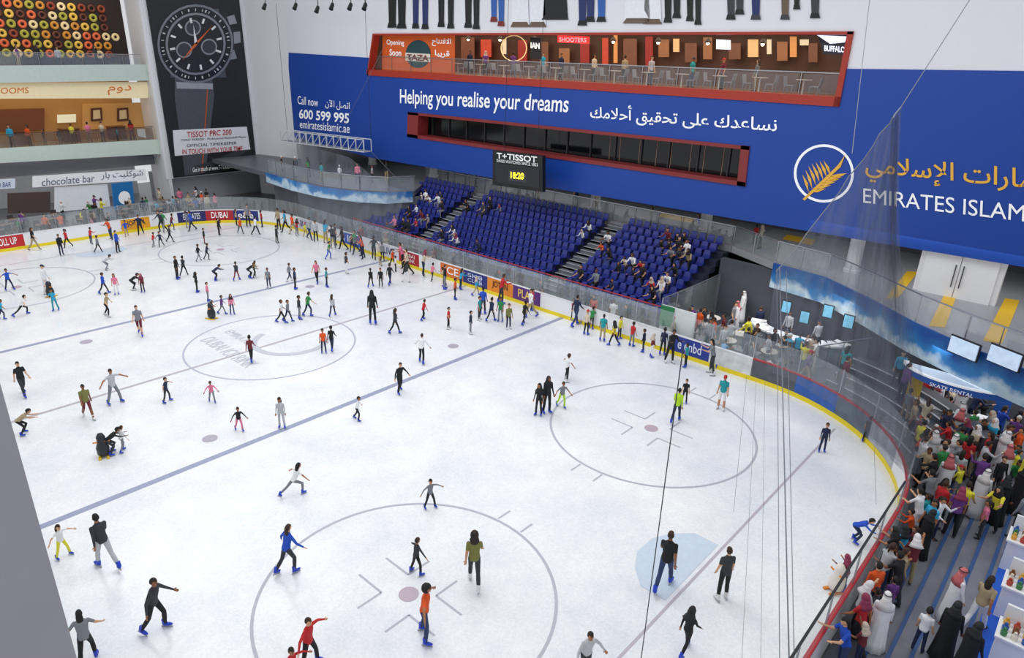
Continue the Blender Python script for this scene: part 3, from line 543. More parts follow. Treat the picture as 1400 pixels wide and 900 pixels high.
arc=[Vector((18.3+2.0*math.cos(math.radians(a)),16.9+1.2*math.sin(math.radians(a)),.25)) for a in range(180,361,20)]
mb=MB(); m2=MB()
for a,b_ in zip(arc,arc[1:]): mb.bar(a+Vector((0,0,.5)),b_+Vector((0,0,.5)),.5,1.0); m2.bar(a+Vector((0,0,1.05)),b_+Vector((0,0,1.05)),.7,.08)
mb.build('front_panel',mat('#7e8a9a',.4),t); m2.build('counter_top',mat('#dde2e8',.3),t)
for i,(u,v) in enumerate([(1100,434),(1132,426),(1160,440),(1075,420)]):
    q=onmural(u,v,.6); t=thing('display_screen','glowing blue menu screen above the lounge bar','screen',q,'lounge screens'); MB().box(q+Vector((-.24,0,-.32)),q+Vector((.24,.06,.32))).build('case',BLACK,t); MB().box(q+Vector((-.2,-.02,-.28)),q+Vector((.2,-.0,.28))).build('screen',mat('#6fb4d4',.3,em=.5,var=.5,sc=5.),t)
for i in range(9): 
    x=14.2+(i%3)*1.9; y=13.9+(i//3)*1.2+.15*(i%3); dine(x,y,.25,CHM,TBM,'in the rinkside lounge')
sg=thing('partition_panel','white and green partition panel at the corner of lounge','panel',(13.6,13.6,0)); q=Vector((13.9,12.75,0))
MB().box(q+Vector((-1.0,.5,0)),q+Vector((.8,.6,2.1))).build('panel',mat('#dce2e2',.5),sg); MB().box(q+Vector((-1.0,.44,1.1)),q+Vector((-.3,.5,2.1))).build('green_panel',mat('#1e7a4a',.5),sg)
for i,(u,v) in enumerate(((1319,476),(1375,489))):
    q=onmural(u,v,.35); d=Vector((.89,-.45,0)).normalized(); n=Vector((-.45,-.89,0)); t=thing('wall_television','%s flat television on the mural wall'%('left' if i==0 else 'right'),'television',q)
    for nm,w,h,o_,m_ in (('case',.58,.34,0,BLACK),('screen',.53,.29,.06,mat('#b4c8e0',.2,em=.6,var=.4,sc=4.))):
        c_=q+n*(o_); MB().prism([c_-d*w-Vector((0,0,h)),c_+d*w-Vector((0,0,h)),c_+d*w+Vector((0,0,h)),c_-d*w+Vector((0,0,h))],n*.05).build(nm,m_,t)
q=onz(1308,520,2.3); t=thing('service_desk','curved blue and white service desk with lit canopy at right','desk',(q.x,q.y,0)); cc=Vector((q.x,q.y+.5,0))
def arcband(r,z0,z1,th,m_,nm,a0=180,a1=360,sy=.62):
    ring=[]
    for i in range(17):
        a=math.radians(a0+(a1-a0)*i/16); e_=Vector((math.cos(a),math.sin(a)*sy,0)); ring.append([cc+e_*r+Vector((0,0,z0)),cc+e_*(r+th)+Vector((0,0,z0)),cc+e_*(r+th)+Vector((0,0,z1)),cc+e_*r+Vector((0,0,z1))])
    MB().loft(ring).build(nm,m_,t)
arcband(1.75,2.05,2.3,.1,mat('#2456a8',.4,em=.1),'canopy_band'); arcband(1.72,2.3,2.36,.2,mat('#eef3f8',.4,em=.2),'canopy_rim'); arcband(.1,2.26,2.3,1.65,mat('#c9d8ea',.4,em=.1),'canopy_top'); arcband(1.0,0,1.0,.2,mat('#cdd6e2',.4),'desk_front'); arcband(.9,1.0,1.06,.4,WHITE,'desk_top')
P0=cc+Vector((-.7,-1.83*.62-.1,2.1)); text('SKATE RENTAL',P0,P0+Vector((1.4,0,0)),P0+Vector((0,0,.14)),WT,t,(0,-1,0),.04)
for i,(u,v,h) in enumerate(((1262,530,'#c8252c'),(1248,537,'#e9c41e'),(1372,552,'#2456a8'))):
    q=onz(u,v,1.2); s=thing('upright_banner','%s upright roll banner by the service desk'%('red','yellow','blue')[i],'banner',(q.x,q.y,0)); MB().box((q.x-.25,q.y,0.05),(q.x+.25,q.y+.03,1.9)).build('sheet',mat(h,.5),s); MB().box((q.x-.3,q.y-.1,0),(q.x+.3,q.y+.12,.07)).build('base',DARK,s)
mb=MB(); me_=MB(); SW,SR,SN=.42,.07,5
for i in range(SN):
    x=26.3+i*SW; z=SR*i; mb.box((x,-8,-.1),(x+SW if i<SN-1 else 38,10.4-.2*i,z+.02)); me_.box((x-.01,-8,z+.0),(x+.08,10.4-.2*i,z+.03))
mb.build('floor_steps',mat('#777a84',.5,var=.3,sc=2.),kind='structure'); me_.build('trim_steps',mat('#34568c',.5),kind='structure')
ZP=SR*(SN-1)+.02
MB().prism([(25.62,-8,0),(26.3,-8,0),(26.3,12,0),(24.9,12,0),(25.62,7,0)],(0,0,.02)).build('floor_gangway',mat('#50545f',.5),kind='structure')
MB().prism([(23.9,10.3,0),(26.3,10.4,0),(38,8.5,0),(38,13.3,0),(28.0,16.3,0),(23.9,17.4,0)],(0,0,.021)).build('floor_hall',mat('#686c76',.5,var=.2),kind='structure')
MB().box((28.15,-4,ZP),(33.5,7.7,ZP+.02)).build('carpet',mat('#1d59c4',.8),label='bright blue carpet at the lower right by the white kiosks',cat='carpet')
GC=['#d8a23a','#b23a2a','#3a7a4a','#e0d8c8','#2a58a8','#7a4a2a']
for i,(u,v) in enumerate(((1396,738),(1391,800),(1384,868))):
    q=onz(u,v,1.2); q=Vector((q.x+.2,q.y,ZP+.02)); t=thing('display_kiosk','white shelved kiosk with small goods, '+('farthest','middle','nearest')[i]+' of the kiosks on the blue carpet','kiosk',q)
    mb=MB().box(q+Vector((-.45,-.35,0)),q+Vector((.55,.35,.9))).box(q+Vector((-.45,.28,.9)),q+Vector((.55,.35,1.4))); mb.build('cabinet',WHITE,t); MB().box(q+Vector((-.5,-.4,.9)),q+Vector((.6,.4,.95))).build('counter_top',mat('#f2f2f4',.3),t)
    for a in range(5):
        for b2 in range(3):
            w=q+Vector((-.36+a*.2,-.25+b2*.2,.95)); o=MB().lathe(w,[(.06,0),(.07,.1),(.04,.14),(.03,.2)],8).build('jar',mat(GC[(a+b2*2+i)%6],.4)); tag(o,'small %s jar on a white kiosk top'%['amber','red','green','cream','blue','brown'][(a+b2*2+i)%6],'jar','jars on the kiosks')
# ================================================================ NETS, CABLES, PILLAR
def netsheet(lo,hi,M_,fold,m,t,zl=1.95,sag=.25,push=0):
    N=len(lo); vs=[];fs=[]
    for j in range(M_+1):
        for i in range(N):
            P0=onz(*lo[i],zl); t0=(P0-CP).length; P1=CP+ray(*hi[i]).normalized()*(t0+push); s=j/M_
            w=P0.lerp(P1,s); w+=(-R)*math.sin(PI*s)*sag*(i/(N-1))*(1.6 if i>N/2 else .5)+F*fold*math.sin(i*2.3+s*2.5)
            vs.append(w)
    for j in range(M_):
        for i in range(N-1): fs.append((j*N+i,j*N+i+1,(j+1)*N+i+1,(j+1)*N+i))
    MB().add(vs,fs).build('net_mesh',m,t,smooth=True); return vs,N
lo=[(1046,505),(1068,514),(1090,525),(1110,536),(1130,548),(1150,562),(1170,577),(1188,594),(1205,612),(1222,630),(1240,650),(1252,645),(1268,610)]
hi=[(1062,371),(1084,345),(1105,318),(1126,290),(1145,265),(1163,240),(1180,218),(1193,200),(1205,182),(1214,170),(1222,160),(1226,154),(1229,148)]
t=thing('safety_net','grey safety net gathered in a tall peak above the right corner boards','net',onz(1150,570))
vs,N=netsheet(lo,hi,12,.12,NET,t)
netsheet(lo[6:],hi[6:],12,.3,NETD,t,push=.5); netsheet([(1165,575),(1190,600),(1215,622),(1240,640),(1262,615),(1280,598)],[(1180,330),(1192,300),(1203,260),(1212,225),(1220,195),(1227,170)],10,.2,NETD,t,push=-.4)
P=[vs[12*N+i] for i in range(N)]; cab=MB()
for a,b_ in zip(P,P[1:]): cab.tube(a,b_,.018,n=5)
cab.tube(P[-1],CP+ray(1332,-10).normalized()*(P[-1]-CP).length,.014,n=5); cab.build('head_cable',mat('#8a8e96',.5),t)
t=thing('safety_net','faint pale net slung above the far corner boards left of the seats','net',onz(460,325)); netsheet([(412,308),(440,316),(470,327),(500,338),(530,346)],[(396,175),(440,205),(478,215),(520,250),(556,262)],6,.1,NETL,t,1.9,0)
for i,(p0,p1) in enumerate((((527,60),(418,275)),((505,205),(560,262)))):
    MB().tube(ony(*p0,17.6),ony(*p1,17.0),.014,n=5).build('guy_cable',mat('#6a6e76',.5),label='thin guy cable by the work platform at left of blue wall',cat='cable')
t=thing('hanging_cable','thin cable slung from the upper wall down towards the right net','cable',ony(1190,0,17)); MB().tube(ony(1190,-10,17),onz(1165,210,10.2),.012,n=5).build('strand',mat('#8a8e96',.5),t)
for i,(u0,v0,u1,v1,r,t0,t1) in enumerate([(936,478,876,905,.012,0,16),(1021,515,1003,700,.006,24,19),(1034,520,1014,905,.005,24,15),(1046,520,1040,905,.005,24,15),(1066,365,1079,905,.018,26,14),(1075,370,1086,905,.010,26,14),(1062,368,1066,905,.010,26,14),(1195,610,1198,690,.006,21,18)]):
    a=CP+ray(u1,v1)*t1
    if t0: b_=CP+ray(u0,v0)*t0
    else:
        b_=Vector((a.x,a.y,0))
        while proj(b_)[1]>v0: b_.z+=.05
    MB().tube(a,b_,r,n=5).build('net_rope',mat('#3a3d44' if i==0 else '#767a83',.8),label='dark net rope hanging over the near ice, %s from left'%ORD[i],cat='rope')
q=CP+ray(105,900)*2.2; hr=Vector((R.x,R.y,0)).normalized(); hf=Vector((F.x,F.y,0)).normalized()
MB().prism([Vector((q.x,q.y,9.5)),Vector((q.x,q.y,9.5))-hr*.9,Vector((q.x,q.y,9.5))-hr*.9-hf*.25,Vector((q.x,q.y,9.5))-hf*.25-hr*.25],(0,0,6)).build('pillar',mat('#a09ea8',.5,var=.03),label='smooth grey window pillar close at the lower left edge',cat='pillar')
# ================================================================ PEOPLE
CN={'black':'#17181c','dark grey':'#33363d','grey':'#7d8189','light grey':'#b9bcc2','white':'#e8e9ec','red':'#c0232a','maroon':'#6e2430','orange':'#e0561c','yellow':'#e4dc3a','lime':'#b6e02a','green':'#2f8a4a','teal':'#1f9aa0','cyan':'#2aa6d0','blue':'#1f4fc0','navy':'#1c2748','denim':'#2e3f66','pink':'#e07a98','purple':'#6a3a86','tan':'#a89878','brown':'#5a4030','olive':'#7a7a40','beige':'#cfc3aa','skyblue':'#7ab0e0'}
SK=['#c68e6a','#a8704c','#d8a882','#8a5a3c']; HB=['#15110f','#241a14','#3a2618']
def dirv(a,b_,s): a=math.radians(a);b_=math.radians(b_); return Vector((s*math.sin(b_),math.sin(a)*math.cos(b_),-math.cos(a)*math.cos(b_)))
POSE={'stand':(2,[(3,4,4),(-2,4,3)],[(6,9,12),(3,9,14)],4),'glide':(14,[(24,5,32),(-12,9,20)],[(18,36,25),(-8,40,25)],6),'push':(25,[(32,4,52),(-28,15,16)],[(48,20,40),(-35,24,20)],8),
"spread":(7,[(12,13,16),(-4,13,10)],[(6,70,12),(8,64,20)],6),'bent':(55,[(48,8,72),(36,8,66)],[(58,14,25),(64,14,28)],35),'walk':(4,[(22,2,8),(-18,3,20)],[(-20,8,15),(24,8,22)],4),
'rail':(13,[(6,6,8),(-4,6,8)],[(42,14,65),(38,14,70)],10),'sit':(6,[(84,8,84),(82,8,84)],[(28,10,48),(24,10,52)],4),'sitlean':(28,[(80,12,82),(84,10,84)],[(34,18,58),(30,16,62)],14),'phone':(3,[(3,5,4),(-3,5,4)],[(60,14,85),(22,10,60)],14),
'lunge':(32,[(55,10,62),(-42,12,14)],[(20,68,12),(-10,72,12)],10)}
PW_={'stand':'standing upright','glide':'gliding','push':'striding','spread':'arms spread wide','bent':'bending forward','walk':'walking','rail':'holding hands forward','sit':'seated','sitlean':'seated leaning forward','phone':'raising one hand','lunge':'lunging'}
def body(pose,child):
    lean,legs,arms,hl=POSE[pose]; segs=[]; mb=MB(); hs=1.22 if child else 1.0; fat=.94 if child else 1
    lr=math.radians(lean); T=Vector((0,math.sin(lr),math.cos(lr))); X=Vector((1,0,0)); Fo=Vector((0,math.cos(lr),-math.sin(lr)))
    J=[]
    for s,(ta,tb,kb) in zip((-1,1),legs):
        hip=Vector((s*.085,0,-.03)); kn=hip+dirv(ta,tb,s)*.42; an=kn+dirv(ta-kb,tb*.8,s)*.42; J.append((s,hip,kn,an,ta-kb))
    sh=.15-min(j[3].z for j in J); O=Vector((0,0,sh))
    if pose not in('sit','sitlean'): O.y-=(sum(j[3].y for j in J)/2)*.6
    feet=[]
    def lim(p,q,r0,r1,reg,n=10):
        mb.tube(p,q,r0,r1,n); mb.ell(p,(r0,)*3,0,10,6); mb.ell(q,(r1,)*3,0,10,6); segs.append((p.copy(),q.copy(),(r0+r1)/2,reg))
    for s,hip,kn,an,sa in J:
        hip,kn,an=hip+O,kn+O,an+O
        lim(hip,kn,.088*fat,.062*fat,3); m_=kn.lerp(an,.35); lim(kn,m_,.06*fat,.064*fat,4); lim(m_,an,.064*fat,.05*fat,4)
        pitch=math.radians(max(-60,min(0,sa+14))) if an.z>.18 else 0
        M4=Matrix.Translation(an)@Matrix.Rotation(-s*.15,4,'Z')@Matrix.Rotation(pitch,4,'X'); feet.append(M4@Matrix.Translation((0,0,-.15)))
        c0=M4@Vector((0,.055,-.055)); mb.ell(c0,(.042,.125,.04),0,12,8,rot=M4.to_3x3()); segs.append((M4@Vector((0,-.03,-.05)),M4@Vector((0,.14,-.06)),.04,5))
    prof=[(-.10,.13,.09),(-.06,.16,.118),(-.02,.168,.125),(.05,.158,.115),(.15,.143,.103),(.28,.158,.11),(.38,.172,.112),(.45,.165,.095),(.49,.11,.07),(.52,.06,.058),(.60,.05,.052)]
    if child: prof=[(h,w*.95,d*1.05) for h,w,d in prof]
    mb.loft([[O+T*h+X*w*math.cos(2*PI*i/20)+Fo*d*math.sin(2*PI*i/20) for i in range(20)] for h,w,d in prof])
    segs.append((O+T*.0,O+T*.44,.13,1)); segs.append((O+T*-.12,O+T*-.06,.11,3)); segs.append((O+T*.52,O+T*.60,.05,0))
    hh=math.radians(hl); H=Vector((0,math.sin(hh),math.cos(hh))); hc=O+T*.55+H*(.135*hs); 
    HM=Matrix.Translation(hc)@Matrix.Rotation(-hh,4,'X')@Matrix.Scale(hs,4)
    rot=HM.to_3x3()
    def hf_(d):
        k=1.
        if d.z<0: k-=.16*abs(d.z)*(abs(d.x)*.9+.3)+(.12*-d.z if d.y<0 else 0)
        return k
    mb.ell(hc,(.076,.096,.118),0,18,12,hf_,rot); mb.ell(HM@Vector((0,.098,-.012)),(.013,.018,.024),0,8,6,None,rot); mb.ell(HM@Vector((0,.085,-.078)),(.022,.016,.016),0,8,6,None,rot)
    for s in (-1,1): mb.ell(HM@Vector((s*.077,-.005,-.005)),(.01,.02,.03),0,8,6,None,rot)
    segs.append((hc-H*.05,hc+H*.05,.09,0)); 
    for s,(a,b_,eb) in zip((-1,1),arms):
        S=O+T*.44+X*s*.165; d1=dirv(a,b_,s); E=S+d1*.27; d2=dirv(a+eb,b_*.75,s); W=E+d2*.24; mid=S.lerp(E,.6)
        lim(S,mid,.056*fat,.047*fat,1); lim(mid,E,.047*fat,.041*fat,6); lim(E,W,.040*fat,.028*fat,2)
        sd=d2.cross(Vector((0,1,0)) if abs(d2.y)<.8 else Vector((0,0,1))).normalized(); nn=d2.cross(sd).normalized()
        pm=Matrix((sd,nn,d2)).transposed(); mb.ell(W+d2*.045,(.040,.017,.052),0,10,6,None,pm); segs.append((W+d2*.02,W+d2*.17,.03,0))
        for k,(o_,l) in enumerate(((-.03,.062),(-.010,.074),(.010,.070),(.030,.055))):
            b0=W+d2*.08+sd*o_; b1=b0+(d2+sd*o_*3).normalized()*l*.55; b2=b1+(d2-nn*.5).normalized()*l*.5; mb.tube(b0,b1,.0095,.009,6); mb.tube(b1,b2,.009,.008,6)
        tb=W+d2*.03-sd*.035; mb.tube(tb,tb+(d2*.6-sd*.8).normalized()*.035,.012,.01,6); mb.tube(tb+(d2*.6-sd*.8).normalized()*.033,tb+(d2*.6-sd*.8).normalized()*.033+(d2-nn*.3).normalized()*.03,.01,.009,6)
    me=bpy.data.meshes.new('body'); me.from_pydata([tuple(v) for v in mb.v],[],mb.f); obs=[]
    for vx in (.0115,.03):
        ob=bpy.data.objects.new('tmp',me); C.objects.link(ob); md=ob.modifiers.new('r','REMESH'); md.mode='VOXEL'; md.voxel_size=vx; sm=ob.modifiers.new('s','SMOOTH'); sm.factor=.5; sm.iterations=2 if vx<.02 else 1; obs.append(ob)
    top=max(v.z for v in mb.v)
    return dict(obs=obs,segs=segs,HM=HM,feet=feet,top=top,O=O)
BD={}
for p in POSE:
    for ch in (False,True):
        if ch and p in ('phone','sitlean'): continue
        BD[(p,ch)]=body(p,ch)
bpy.context.view_layer.update(); dg=bpy.context.evaluated_depsgraph_get()
for k,B_ in BD.items(): B_['mes']=[bpy.data.meshes.new_from_object(o.evaluated_get(dg)) for o in B_['obs']]
for k,B_ in BD.items():
    for o in B_['obs']: bpy.data.objects.remove(o)
    for me in B_['mes']:
        me.name='body'; me.materials.clear()
        for i in range(7): me.materials.append(WHITE)
        n=len(me.polygons); ce=np.zeros(n*3); me.polygons.foreach_get('center',ce); ce=ce.reshape(-1,3)
        D=[]
        for p,q_,r,reg in B_['segs']:
            p=np.array(p);q_=np.array(q_); d=q_-p; L2=d@d+1e-9; t=np.clip(((ce-p)@d)/L2,0,1); D.append(np.linalg.norm(ce-(p+t[:,None]*d),axis=1)-r)
        reg=np.array([s[3] for s in B_['segs']])[np.argmin(np.array(D),axis=0)]
        me.polygons.foreach_set('material_index',reg.astype(np.int32)); me.polygons.foreach_set('use_smooth',[True]*n); me.update()
    B_['me'],B_['lo']=B_['mes']
LOWOF={B_['me'].name:B_['lo'] for B_ in BD.values()}
def mesh_of(mb,mats,name,smooth=True):
    me=bpy.data.meshes.new(name); me.from_pydata([tuple(v) for v in mb.v],[],mb.f)
    for m in mats: me.materials.append(m)
    me.polygons.foreach_set('material_index',mb.m)
    if smooth: me.polygons.foreach_set('use_smooth',[True]*len(mb.f))
    me.update(); return me
def hair_mb(kind):
    def cap(d): 
        k=1.
        if d.y>.15 and d.z<.5-.1*(1-abs(d.x)): k=.84
        if d.z<-.35: k=.84
        return k
    mb=MB(); R0=(.085,.106,.128)
    if kind in('short','long','tail'): mb.ell((0,-.004,.006),R0,0,20,14,cap)
    if kind=='long': mb.ell((0,-.075,-.10),(.088,.045,.19),0,14,9); 
    if kind=='tail': mb.ell((0,-.125,-.05),(.03,.035,.13),0,10,8); mb.ell((0,-.1,.03),(.035,.03,.03),0,8,6)
    if kind=='afro': mb.ell((0,-.02,.02),(.125,.13,.14),0,24,16,lambda d:(.66 if d.y>.45 and d.z<.3 else 1)*(1+.05*math.sin(d.x*23)*math.sin(d.z*19+d.y*17)))
    if kind=='curly': mb.ell((0,-.02,.02),(.115,.125,.14),0,24,16,lambda d:(.7 if d.y>.4 and d.z<.3 else 1)*(1+.05*math.sin(d.x*23)*math.sin(d.z*19+d.y*17))); mb.ell((0,-.05,-.12),(.13,.08,.15),0,20,12,lambda d:1+.06*math.sin(d.x*21)*math.sin(d.z*19))
    if kind in('hijab','ghutra'):
        mb.ell((0,-.008,.0),(.094,.113,.136),0,22,16,lambda d:.80 if (d.y>.62 and d.z<.62) else 1)
        rr=[]
        for z,rx,ry,yo in ((-.02,.10,.10,-.03),(-.1,.105,.1,-.03),(-.2,.15,.12,-.03),(-.27 if kind=='hijab' else -.36,.2,.14,-.04)): rr.append([Vector((rx*math.cos(a*PI/12)*(1+.05*math.sin(a*2.1)),yo+ry*math.sin(a*PI/12)*(.55 if math.sin(a*PI/12)>0 and kind=='ghutra' else 1),z)) for a in range(24)])
        mb.loft(rr)
    if kind=='cap': mb.ell((0,-.004,.02),(.088,.108,.12),0,18,12,lambda d:.8 if d.z<.05 else 1); mb.prism([(-.06,.08,.035),(.06,.08,.035),(.045,.17,.02),(-.045,.17,.02)],(0,0,.012))
    return mb
HAIR={}
def hair(kind,h):
    k=(kind,h)
    if k not in HAIR: HAIR[k]=mesh_of(hair_mb(kind),[mat(h,.7,var=.3,sc=30)],'hair')
    return HAIR[k]
face=mesh_of(MB().ell((-.03,.083,.012),(.012,.009,.007),0,8,6).ell((.03,.083,.012),(.012,.009,.007),0,8,6).ell((0,.086,-.048),(.022,.008,.006),1,8,6).ell((-.03,.083,.033),(.016,.008,.004),0,8,6).ell((.03,.083,.033),(.016,.008,.004),0,8,6),[mat('#1c1412',.4),mat('#8a3f38',.5)],'face')
sk=MB(); sk.ell((0,.055,.10),(.05,.145,.05),0,14,9); sk.lathe((0,-.02,.09),[(.05,0),(.058,.05),(.055,.12),(.06,.17),(.05,.175)],12); sk.box((-.02,-.08,.03),(.02,.16,.065),1); sk.box((-.004,-.11,0),(.004,.19,.04),1)
SKB=mesh_of(sk,[mat('#1740c8',.35),mat('#b8bcc2',.3,.6)],'ice_skate'); SKW=mesh_of(sk,[mat('#e4e4e8',.35),mat('#b8bcc2',.3,.6)],'ice_skate')
agal=mesh_of(MB().loft([[Vector(((.1+.012*math.cos(b_*PI/3))*math.cos(a*PI/9),(.12+.012*math.cos(b_*PI/3))*math.sin(a*PI/9)-.01,.07+.012*math.sin(b_*PI/3))) for b_ in range(6)] for a in range(19)],cap=False),[BLACK],'head_cord')
def robe_me(col):
    rr=[]
    for z,rx,ry,f_ in ((1.50,.10,.08,0),(1.44,.185,.115,0),(1.3,.2,.14,.01),(1.05,.19,.15,.02),(.7,.21,.175,.05),(.35,.24,.2,.07),(.07,.27,.23,.09)): rr.append([Vector((rx*math.cos(a*PI/18)*(1+f_*math.sin(a*1.9)),ry*math.sin(a*PI/18)*(1+f_*math.sin(a*1.7+1)),z)) for a in range(36)])
    return mesh_of(MB().loft(rr),[mat(col,.8,var=.12)],'robe')
ROBE={'white':robe_me('#e9eaee'),'black':robe_me('#121317')}
def place_words(P):
    x,y=P.x,P.y
    if P.z>.3: return ''
    for cx,cy,w in ((17,-5.95,'in nearest face-off circle'),(17,5.95,'in far right face-off circle'),(0,0,'in the centre circle'),(22,0,'by the pale blue crease')):
        if math.hypot(x-cx,y-cy)<(3.9 if w[3]!='t' else 2.2): return w
    if y>10.3: return 'by the far boards'
    if x<-20: return 'near the far left end'
    if x>22: return 'behind the goal line'
    if abs(x-7.37)<1: return 'on the near blue line'
    if abs(x+7.37)<1: return 'on the far blue line'
    if x>7: return 'in the near end zone'
    if x>-7: return 'in the middle zone'
    return 'in the far end zone'
PEO=[]
def person(P,pose,heading,top,pants,hk='short',h=1.7,sleeve='l',shorts=0,skate=True,robe=None,where=None,rz=None,face_on=True,group='skaters on the ice',mirror=None):
    P=Vector(P); ch=h<1.42 and (pose,True) in BD and not robe
    B_=BD[(pose,ch)]; full=BD[('stand',ch)]['top']; s=h/full
    d=P-CP; ang=math.atan2(-d.x,d.y) if rz is None else rz; rot=ang-math.radians(heading) if rz is None else rz
    skin=mat(random.choice(SK),.55); T_=mat(CN[top],.8); Pn=mat(CN[pants],.8)
    who=('child' if ch else 'person')
    hw={'short':'','long':'long hair','tail':'ponytail','afro':'afro hair','curly':'curly hair','hijab':'headscarf','ghutra':'draped headcloth','cap':'cap'}[hk]
    if robe: lab='person in long %s robe%s, %s %s'%(robe,' and '+hw if hw else '',PW_[pose],where or place_words(P))
    else: lab='%s in %s %s, %s %s%s, %s %s'%(who,top,'top' if sleeve=='l' else 't-shirt',pants,'shorts' if shorts else 'trousers',(', '+hw) if hw else '',PW_[pose],where or place_words(P))
    o=thing('person',lab,'person',P-Vector((0,0,0 if skate else .05*s)),group); o.rotation_euler=(0,0,rot); o.scale=(s,s,s)
    if (mirror if mirror is not None else random.random()<.5): o.scale=(-s,s,s)
    b_=bpy.data.objects.new('body',B_['me']); C.objects.link(b_); b_.parent=o
    fore=T_ if sleeve=='l' else skin; shoe=mat('#26272c',.5)
    if robe: T_=mat('#e9eaee' if robe=='white' else '#121317',.8); fore=T_; Pn=T_
    for i,m in enumerate((skin,T_,fore,Pn,skin if shorts else Pn,shoe,fore)):
        b_.material_slots[i].link='OBJECT'; b_.material_slots[i].material=m
    HMx=B_['HM']
    hc={'hijab':'#1a1b20','ghutra':'#e8e2e2'}.get(hk) or (random.choice(HB) if hk!='cap' else random.choice(['#c0232a','#1c2748','#e8e9ec']))
    if hk=='hijab' and not robe and top!='black': hc=random.choice(['#1a1b20','#1a1b20','#c8b8a8','#8a3050','#e0dde0'])
    if hk=='ghutra' and random.random()<.5: hc='#c86a6e'
    g=bpy.data.objects.new({'hijab':'headscarf','ghutra':'headcloth','cap':'cap'}.get(hk,'hair'),hair(hk,hc)); C.objects.link(g); g.parent=o; g.matrix_local=HMx
    if hk=='ghutra': a=bpy.data.objects.new('head_cord',agal); C.objects.link(a); a.parent=g
    if face_on: f=bpy.data.objects.new('face',face); C.objects.link(f); f.parent=o; f.matrix_local=HMx
    if skate:
        sm=SKB if random.random()<.88 else SKW
        for M4 in B_['feet']: k=bpy.data.objects.new('ice_skate',sm); C.objects.link(k); k.parent=o; k.matrix_local=M4
    if robe: r=bpy.data.objects.new('robe',ROBE[robe]); C.objects.link(r); r.parent=o
    PEO.append(o); return o
def hgt(P,vh):
    lo_,hi_=0,3
    for _ in range(30):
        m=(lo_+hi_)/2
        if proj((P.x,P.y,P.z+m))[1]>vh: lo_=m
        else: hi_=m
    return lo_
